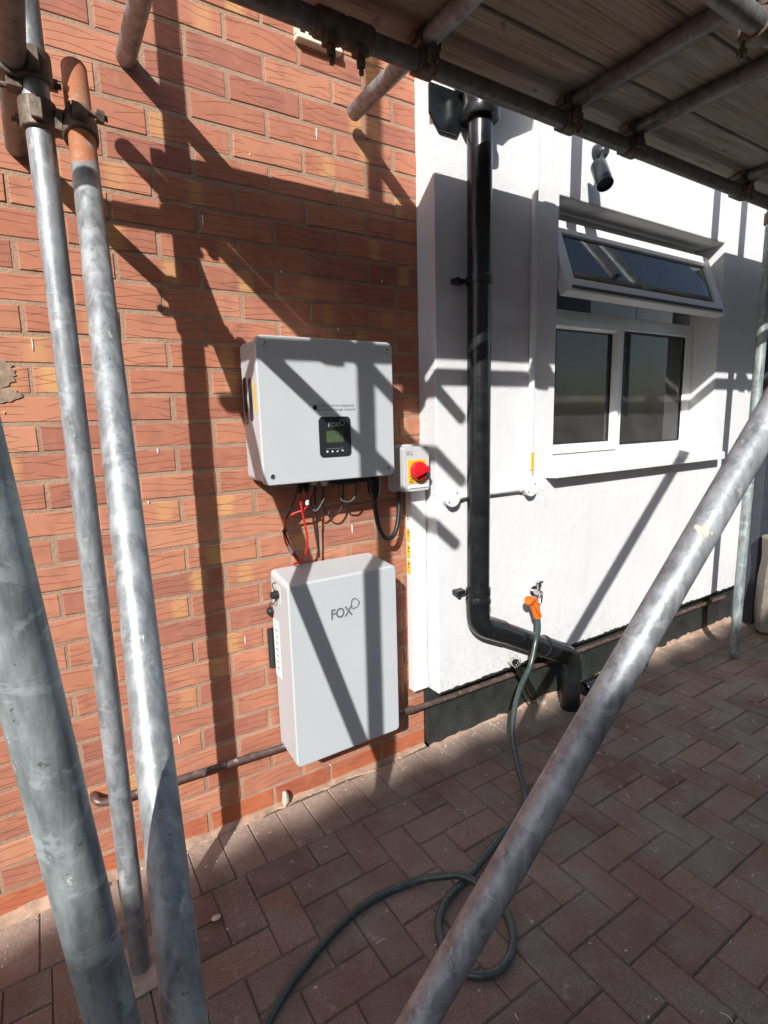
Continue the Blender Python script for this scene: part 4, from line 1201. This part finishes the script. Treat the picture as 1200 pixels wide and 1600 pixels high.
# ================================================================== TAP AND HOSE
tap = thing('outside_tap', 'small weathered chrome tap on the white wall above the drainpipe bend', 'tap', (1.40, -0.1, 0.59))
mb = MB(); mb.cyl((1.408, -0.1005, 0.588), (1.402, -0.150, 0.588), 0.012, 16); mb.lathe((1.408, -0.1005, 0.588), (0, -1, 0), [(0, 0.022), (0.005, 0.022), (0.007, 0.014)], 20)
part('body', mb, M['chrome'], tap)
mb = MB(); mb.sweep(smooth_path([(1.402, -0.145, 0.588), (1.392, -0.160, 0.584), (1.380, -0.168, 0.574), (1.372, -0.170, 0.560)], 5), 0.0095, 14)
part('spout', mb, M['chrome'], tap)
mb = MB(); mb.cyl((1.402, -0.138, 0.598), (1.405, -0.138, 0.628), 0.008, 14); mb.sweep([(1.384, -0.138, 0.634), (1.405, -0.138, 0.632), (1.424, -0.138, 0.634)], 0.0055, 10); mb.lathe((1.405, -0.138, 0.628), (0, 0, 1), [(0, .009), (0.012, .009), (0.014, .005)], 14)
part('handle', mb, M['chrome'], tap)

hose = thing('garden_hose', 'dark green garden hose with orange gun hanging from the tap', 'hose', (0.45, -0.75, 0))
hp = [(1.358, -0.176, 0.500), (1.330, -0.205, 0.462), (1.292, -0.226, 0.428), (1.245, -0.242, 0.339), (1.167, -0.262, 0.273), (1.105, -0.292, 0.211), (1.055, -0.332, 0.141), (1.022, -0.392, 0.067), (0.985, -0.462, 0.016), (0.90, -0.525, 0.0125), (0.76, -0.566, 0.0125), (0.585, -0.622, 0.014), (0.470, -0.651, 0.0125), (0.407, -0.702, 0.0125), (0.374, -0.783, 0.0125), (0.398, -0.845, 0.0125), (0.462, -0.872, 0.0125), (0.533, -0.845, 0.0125), (0.585, -0.773, 0.0125), (0.585, -0.690, 0.020), (0.555, -0.632, 0.0345), (0.515, -0.598, 0.0300), (0.427, -0.545, 0.0125), (0.26, -0.534, 0.0125), (0.082, -0.590, 0.0125), (-0.05, -0.665, 0.0125), (-0.20, -0.80, 0.0125), (-0.30, -1.02, 0.0125), (-0.22, -1.35, 0.0125), (0.1, -1.7, 0.0125), (0.6, -1.95, 0.0125)]
mb = MB(); mb.sweep(smooth_path(hp, 9), 0.0104, 14)
part('hose_tube', mb, M['hose'], hose)
gd = (Vector((1.358, -0.176, 0.500)) - Vector((1.338, -0.168, 0.572))).normalized()
mb = MB(); mb.lathe((1.334, -0.167, 0.585), gd, [(-0.006, 0.008), (0.0, 0.0175), (0.02, 0.0190), (0.045, 0.0185), (0.066, 0.0165), (0.080, 0.0175), (0.088, 0.0165), (0.090, 0.012)], 18)
part('gun_handle', mb, M['orange'], hose)
mb = MB(); mb.lathe((1.345, -0.165, 0.576), (-0.80, -0.32, 0.22), [(0, 0.011), (0.01, 0.0155), (0.045, 0.0145), (0.050, 0.0185), (0.066, 0.0185), (0.070, 0.015), (0.066, 0.011)], 18)
part('gun_nozzle', mb, M['orange'], hose)
mb = MB(); mb.sweep(smooth_path([(1.322, -0.190, 0.572), (1.325, -0.197, 0.555), (1.337, -0.197, 0.530), (1.350, -0.195, 0.512)], 5), 0.004, 10)
part('trigger', mb, M['orange'], hose)

# ================================================================== BASE PIPES
pp = thing('copper_pipe', 'tarnished paint-splashed copper pipe running along the foot of the walls', 'pipe', (0.2, -0.04, 0.24))
path = smooth_path([(-0.318, 0.02, 0.276), (-0.318, -0.018, 0.277), (-0.310, -0.034, 0.272), (-0.290, -0.040, 0.266), (-0.24, -0.040, 0.262)], 6) + [(-0.1, -0.04, 0.256), (0.27, -0.04, 0.238), (0.70, -0.045, 0.212)]
mb = MB(); mb.sweep(path, 0.0115, 16)
part('pipe', mb, M['copper'], pp)
mb = MB(); mb.sweep([(0.70, -0.045, 0.212), (0.80, -0.052, 0.206), (1.70, -0.052, 0.190), (3.2, -0.052, 0.186)], 0.0115, 16)
part('pipe', mb, M['copper'], pp)
for x, z in ((-0.262, 0.264), (0.78, 0.208)):
    mb = MB(); mb.cyl((x - 0.016, -0.041 if x < 0 else -0.051, z + .001), (x + 0.016, -0.041 if x < 0 else -0.051, z - .001), 0.0142, 16)
    part('fitting', mb, M['copper'], pp)
st = thing('broken_pipe', 'broken black overflow pipe with frayed end sticking out of the plinth', 'pipe', (1.38, -0.15, 0.13))
a_, b_ = Vector((1.392, -0.13, 0.120)), Vector((1.246, -0.16, 0.322))
mb = MB(); mb.cyl(a_, b_, 0.0165, 18)
part('stub', mb, M['black_pvc'], st)
mb = MB(); r = random.Random(5); ds = (b_ - a_).normalized(); fa, fb = frame(ds)
for i in range(16):
    t = 2 * math.pi * i / 16; o_ = fa * math.cos(t) + fb * math.sin(t)
    p0 = b_ - ds * 0.012 + o_ * 0.016; p1 = b_ + ds * (0.008 + 0.02 * r.random()) + o_ * (0.018 + 0.010 * r.random())
    mb.sweep([p0, (p0 + p1) / 2 + o_ * 0.004, p1], 0.0016, 6)
part('frayed_lagging', mb, M['debris'], st)
mb = MB(); mb.sweep([a_ + Vector((-.04, -.03, -.02)), a_ + Vector((-.10, -.034, .07)), b_ + Vector((0.03, -0.022, -0.03))], 0.0045, 8)
part('wire', mb, M['chrome'], st)
ly = thing('loose_pipe', 'length of black pipe lying along the foot of the white wall', 'pipe', (2.0, -0.12, 0))
mb = MB(); mb.pipe((1.735, -0.135, 0.043), (2.24, -0.118, 0.040), 0.034, 0.003, 24)
part('pipe', mb, M['black_pvc'], ly)

# ================================================================== SPOT LAMP AND AIR VENT
sp = thing('wall_spotlight', 'small black cylinder spotlight on the white wall above the window', 'light', (1.70, -0.1, 2.38))
mb = MB(); mb.lathe((1.735, -0.1005, 2.395), (0, -1, 0), [(0, 0.036), (0.012, 0.036), (0.035, 0.026), (0.045, 0.018)], 24)
part('wall_rose', mb, M['panel_black'], sp)
mb = MB(); mb.cyl((1.725, -0.135, 2.385), (1.668, -0.165, 2.312), 0.0085, 12)
part('arm', mb, M['panel_black'], sp)
l0, l1 = Vector((1.663, -0.160, 2.322)), Vector((1.640, -0.215, 2.222)); la = (l1 - l0).normalized(); LL = (l1 - l0).length
mb = MB(); mb.lathe(l0, la, [(0, 0.022), (0.004, 0.028), (0.01, 0.031), (LL, 0.032), (LL, 0.0285), (LL - 0.012, 0.028)], 26, caps=(True, False))
lb = part('lamp_body', mb, M['panel_black'], sp)
mb = MB(); mb.lathe(l1 - la * 0.012, la, [(0, 0.0282), (0.002, 0.026)], 26)
part('lens', mb, M['lens_blue'], lb)

av = thing('air_vent', 'cream plastic air vent set in the brickwork under the platform', 'vent', (0.513, 0, 2.46))
x0, x1, z0, z1 = 0.440, 0.590, 2.462, 2.600
mb = MB()
mb.prism_y([(x0, z0), (x1, z0), (x1, z0 + .016), (x0, z0 + .016)], -0.028, 0.01)
mb.prism_y([(x0, z1 - .012), (x1, z1 - .012), (x1, z1), (x0, z1)], -0.022, 0.01)
mb.box(x0, x0 + 0.012, -0.022, 0.01, z0 + .016, z1 - .012); mb.box(x1 - 0.012, x1, -0.022, 0.01, z0 + .016, z1 - .012)
part('frame', mb, M['cream_pvc'], av, bevel=0.002, seg=1)
for i in range(1, 4):
    x = x0 + (x1 - x0) * i / 4
    mb = MB(); mb.box(x - 0.003, x + 0.003, -0.016, 0.0, z0 + .016, z1 - .012)
    part('bar', mb, M['cream_pvc'], av, smooth=False)
for i in range(1, 4):
    z = z0 + 0.012 + (z1 - z0 - 0.024) * i / 4
    mb = MB(); mb.box(x0 + .012, x1 - .012, -0.013, 0.0, z - 0.0025, z + 0.0025)
    part('bar', mb, M['cream_pvc'], av, smooth=False)
mb = MB(); mb.box(x0 + .012, x1 - .012, -0.0035, 0.004, z0 + .016, z1 - .012)
part('mesh_back', mb, M['panel_black'], av, smooth=False)

# ================================================================== LOOSE BITS ON THE GROUND
def rock(name, label, c, s, seed, mat='stone'):
    r = random.Random(seed)
    bm = bmesh.new(); bmesh.ops.create_icosphere(bm, subdivisions=2, radius=1.0)
    for v in bm.verts:
        k = 1 + (r.random() - .5) * 0.4
        v.co = Vector((v.co.x * s[0] * k + c[0], v.co.y * s[1] * k + c[1], v.co.z * s[2] * k + c[2]))
    me = bpy.data.meshes.new(name); bm.to_mesh(me); bm.free(); me.materials.append(M[mat])
    o = put(name, me); tag(o, label, 'mortar')
    return o
rock('mortar_chunk', 'upright chip of pale mortar leaning on the brick wall foot', (0.253, -0.028, 0.030), (0.012, 0.010, 0.030), 1)
rock('mortar_chunk', 'broken pinkish lump of mortar behind the foot of the drainpipe', (1.512, -0.070, 0.018), (0.028, 0.020, 0.018), 2)
rock('mortar_chunk', 'flat pale lump of mortar on paving near the orange-topped tube', (-0.075, -0.335, 0.006), (0.012, 0.009, 0.005), 3)
rock('mortar_chunk', 'small pale splinter of mortar by the wall left of the upright', (-0.335, -0.055, 0.010), (0.018, 0.007, 0.010), 4)

mb = MB(); r = random.Random(21)
for i in range(1100):
    u_ = r.random()
    x = r.uniform(-1.4, 4.2); y = -0.02 - r.random() ** 1.4 * 2.2
    if i % 3 == 0: y = -0.03 - 0.12 * r.random() ** 1.5
    s = r.choice((0.0009, 0.0011, 0.0014, 0.0018, 0.0026)) * r.uniform(0.7, 1.3)
    a_ = r.uniform(0, math.pi); el = r.choice((1, 1.4, 2.2, 4.0 if s < 0.0025 else 1.3))
    ca, sa = math.cos(a_), math.sin(a_); z = 0.0008
    pts = []
    for (px, py) in ((-1, -.6), (0.2, -1), (1, -.2), (.7, .9), (-.6, .8)):
        px *= s * el * r.uniform(.7, 1.2); py *= s * r.uniform(.7, 1.2)
        pts.append((x + ca * px - sa * py, y + sa * px + ca * py))
    n = 5; h_ = s * r.uniform(.4, 1.0)
    mb.add([(p[0], p[1], z) for p in pts] + [(x + (p[0] - x) * .7, y + (p[1] - y) * .7, z + h_) for p in pts],
           [tuple(range(n, 2 * n))] + [(j, (j + 1) % n, (j + 1) % n + n, j + n) for j in range(n)])
for i in range(70):
    x = r.uniform(0.1, 3.0); y = -0.12 - r.random() * 1.4; a_ = r.uniform(0, 6.28); L = r.uniform(0.010, 0.026); cv = r.uniform(-.7, .7)
    p = [(x + L * (t - .5) * math.cos(a_ + cv * t), y + L * (t - .5) * math.sin(a_ + cv * t), 0.0025 + 0.003 * math.sin(math.pi * t)) for t in (0, .25, .5, .75, 1)]
    mb.sweep(p, 0.0011, 5)
db = part('debris', mb, M['debris'], None, smooth=False)
tag(db, 'scattered pale plaster chips and shavings on the block paving', 'debris', kind='stuff')

# ================================================================== RIGHT-HAND EDGE
gp = thing('gate_post', 'charcoal timber gate post closing the right end of the white wall', 'post', (3.46, -0.06, 0))
mb = MB(); mb.box(3.352, 3.56, -0.155, 0.03, -0.02, 2.05)
part('post', mb, M['gatepost'], gp, bevel=0.006)
mb = MB(); mb.rings([[(3.335, -0.172, 2.051), (3.577, -0.172, 2.051), (3.577, 0.047, 2.051), (3.335, 0.047, 2.051)], [(3.335, -0.172, 2.075), (3.577, -0.172, 2.075), (3.577, 0.047, 2.075), (3.335, 0.047, 2.075)], [(3.45, -0.065, 2.12), (3.46, -0.065, 2.12), (3.46, -0.06, 2.12), (3.45, -0.06, 2.12)]])
part('cap', mb, M['gatepost'], gp)
bag = thing('garden_sack', 'beige woven sack with pink cloth in its mouth beside the gate post', 'sack', (3.34, -0.285, 0))
mb = MB(); r = random.Random(8)
rings = []
for (z, rad) in ((0.0, .10), (0.02, .125), (0.16, .135), (0.34, .12), (0.46, .105), (0.56, .115), (0.585, .12), (0.58, .108), (0.52, .095)):
    rings.append([(3.34 + rad * (1 + .10 * math.sin(3 * t + z * 12) + .05 * math.sin(7 * t)) * math.cos(t), -0.285 + .8 * rad * (1 + .1 * math.sin(2 * t + z * 9)) * math.sin(t), z) for t in (2 * math.pi * k_ / 28 for k_ in range(28))])
mb.rings(rings)
part('sack_body', mb, M['sack'], bag)
mb = MB(); mb.lathe((3.335, -0.29, 0.515), (0.1, 0, 1), [(0, .085), (0.05, .08), (0.085, .05), (0.10, .02)], 14)
part('cloth', mb, M['pink'], bag)

def leafy(name, label, cx, cy, z0, rad, hgt, n, seed, cat='plant', leafsize=0.03, trunk=0.012):
    t = thing(name, label, cat, (cx, cy, z0)); r = random.Random(seed)
    mb = MB()
    for k_ in range(7):
        a = r.uniform(0, 6.28); rr = rad * r.uniform(.3, .7)
        mb.sweep(smooth_path([(cx, cy, z0), (cx + rr * .4 * math.cos(a), cy + rr * .4 * math.sin(a), z0 + hgt * .5), (cx + rr * math.cos(a), cy + rr * math.sin(a), z0 + hgt * r.uniform(.7, .95))], 4), trunk, 7, rfun=lambda q: trunk * (1 - .8 * q))
    part('trunk', mb, M['stem'], t)
    mb = MB()
    for _ in range(n):
        while True:
            p = Vector((r.uniform(-1, 1), r.uniform(-1, 1), r.uniform(-1, 1)))
            if 0.35 < p.length < 1: break
        p *= 0.75 + .35 * r.random()
        c = Vector((cx + p.x * rad, cy + p.y * rad, z0 + hgt * .58 + p.z * hgt * .45))
        u = Vector((r.gauss(0, 1), r.gauss(0, 1), r.gauss(0, .6))).normalized(); w = u.cross(Vector((r.gauss(0, 1), r.gauss(0, 1), r.gauss(0, 1)))).normalized()
        L = leafsize * r.uniform(.6, 1.4)
        mb.add([c - u * L, c - w * L * .45 + Vector((0, 0, L * .15)), c + u * L, c + w * L * .45 + Vector((0, 0, L * .15))], [(0, 1, 2), (0, 2, 3)])
    part('crown', mb, M['leaf'], t, smooth=False)
    return t
leafy('garden_plant', 'low leafy green plant in front of the beige sack', 3.24, -0.44, 0.0, 0.09, 0.20, 220, 4)
leafy('garden_shrub', 'tall bright green shrub beyond the gate post', 4.9, 0.25, 0.0, 0.65, 2.1, 2600, 5, 'shrub', 0.05, 0.03)
leafy('garden_shrub', 'rounded green shrub far beyond the gate post', 7.2, -0.6, 0.0, 0.9, 1.8, 2600, 6, 'shrub', 0.06, 0.03)

# ================================================================== HOUSE ACROSS THE DRIVE (behind the camera; shades the paving)
nh = thing('neighbouring_house', 'buff brick house with tiled roof across the driveway', 'house', (-3, -8, 0))
EZ, EY = 4.92, -5.93
mb = MB(); mb.box(-15, 9, -11.8, -6.15, -0.04, EZ - 0.1)
part('wall', mb, M['far_wall'], nh, smooth=False)
n = 320; vs = []; fs = []
for i in range(n + 1):
    x = -15.4 + 24.8 * i / n; w = 0.022 * math.sin(2 * math.pi * x / 0.30)
    vs += [(x, EY, EZ + w), (x, EY - 3.05, EZ + 2.0 + w), (x, EY - 0.02, EZ - 0.09), (x, EY - 3.05, EZ + 1.75)]
for i in range(n):
    a = 4 * i; fs += [(a, a + 4, a + 5, a + 1), (a + 2, a + 3, a + 7, a + 6), (a, a + 2, a + 6, a + 4)]
mb = MB(); mb.add(vs, fs)
mb.add([(-15.4, EY - 3.05, EZ + 2.0), (9.4, EY - 3.05, EZ + 2.0), (9.4, EY - 6.1, EZ), (-15.4, EY - 6.1, EZ)], [(0, 1, 2, 3)])
part('roof', mb, M['roof_tile'], nh, smooth=False)
mb = MB(); mb.cyl((-15.4, EY + 0.02, EZ - 0.13), (9.4, EY + 0.02, EZ - 0.13), 0.05, 12)
part('gutter', mb, M['black_pvc'], nh)
for x in (-12, -8, -4, 0, 4):
    for z in (0.9, 3.2):
        mb = MB(); frame_bars(mb, x, x + 1.5, z, z + 1.2, 0.07, -6.15 + 0.0, -6.11)
        w_ = part('window', mb, M['upvc'], nh, smooth=False)
        mb = MB(); mb.box(x + .07, x + 1.43, -6.149, -6.135, z + .07, z + 1.13)
        part('pane', mb, M['far_glass'], nh, smooth=False)
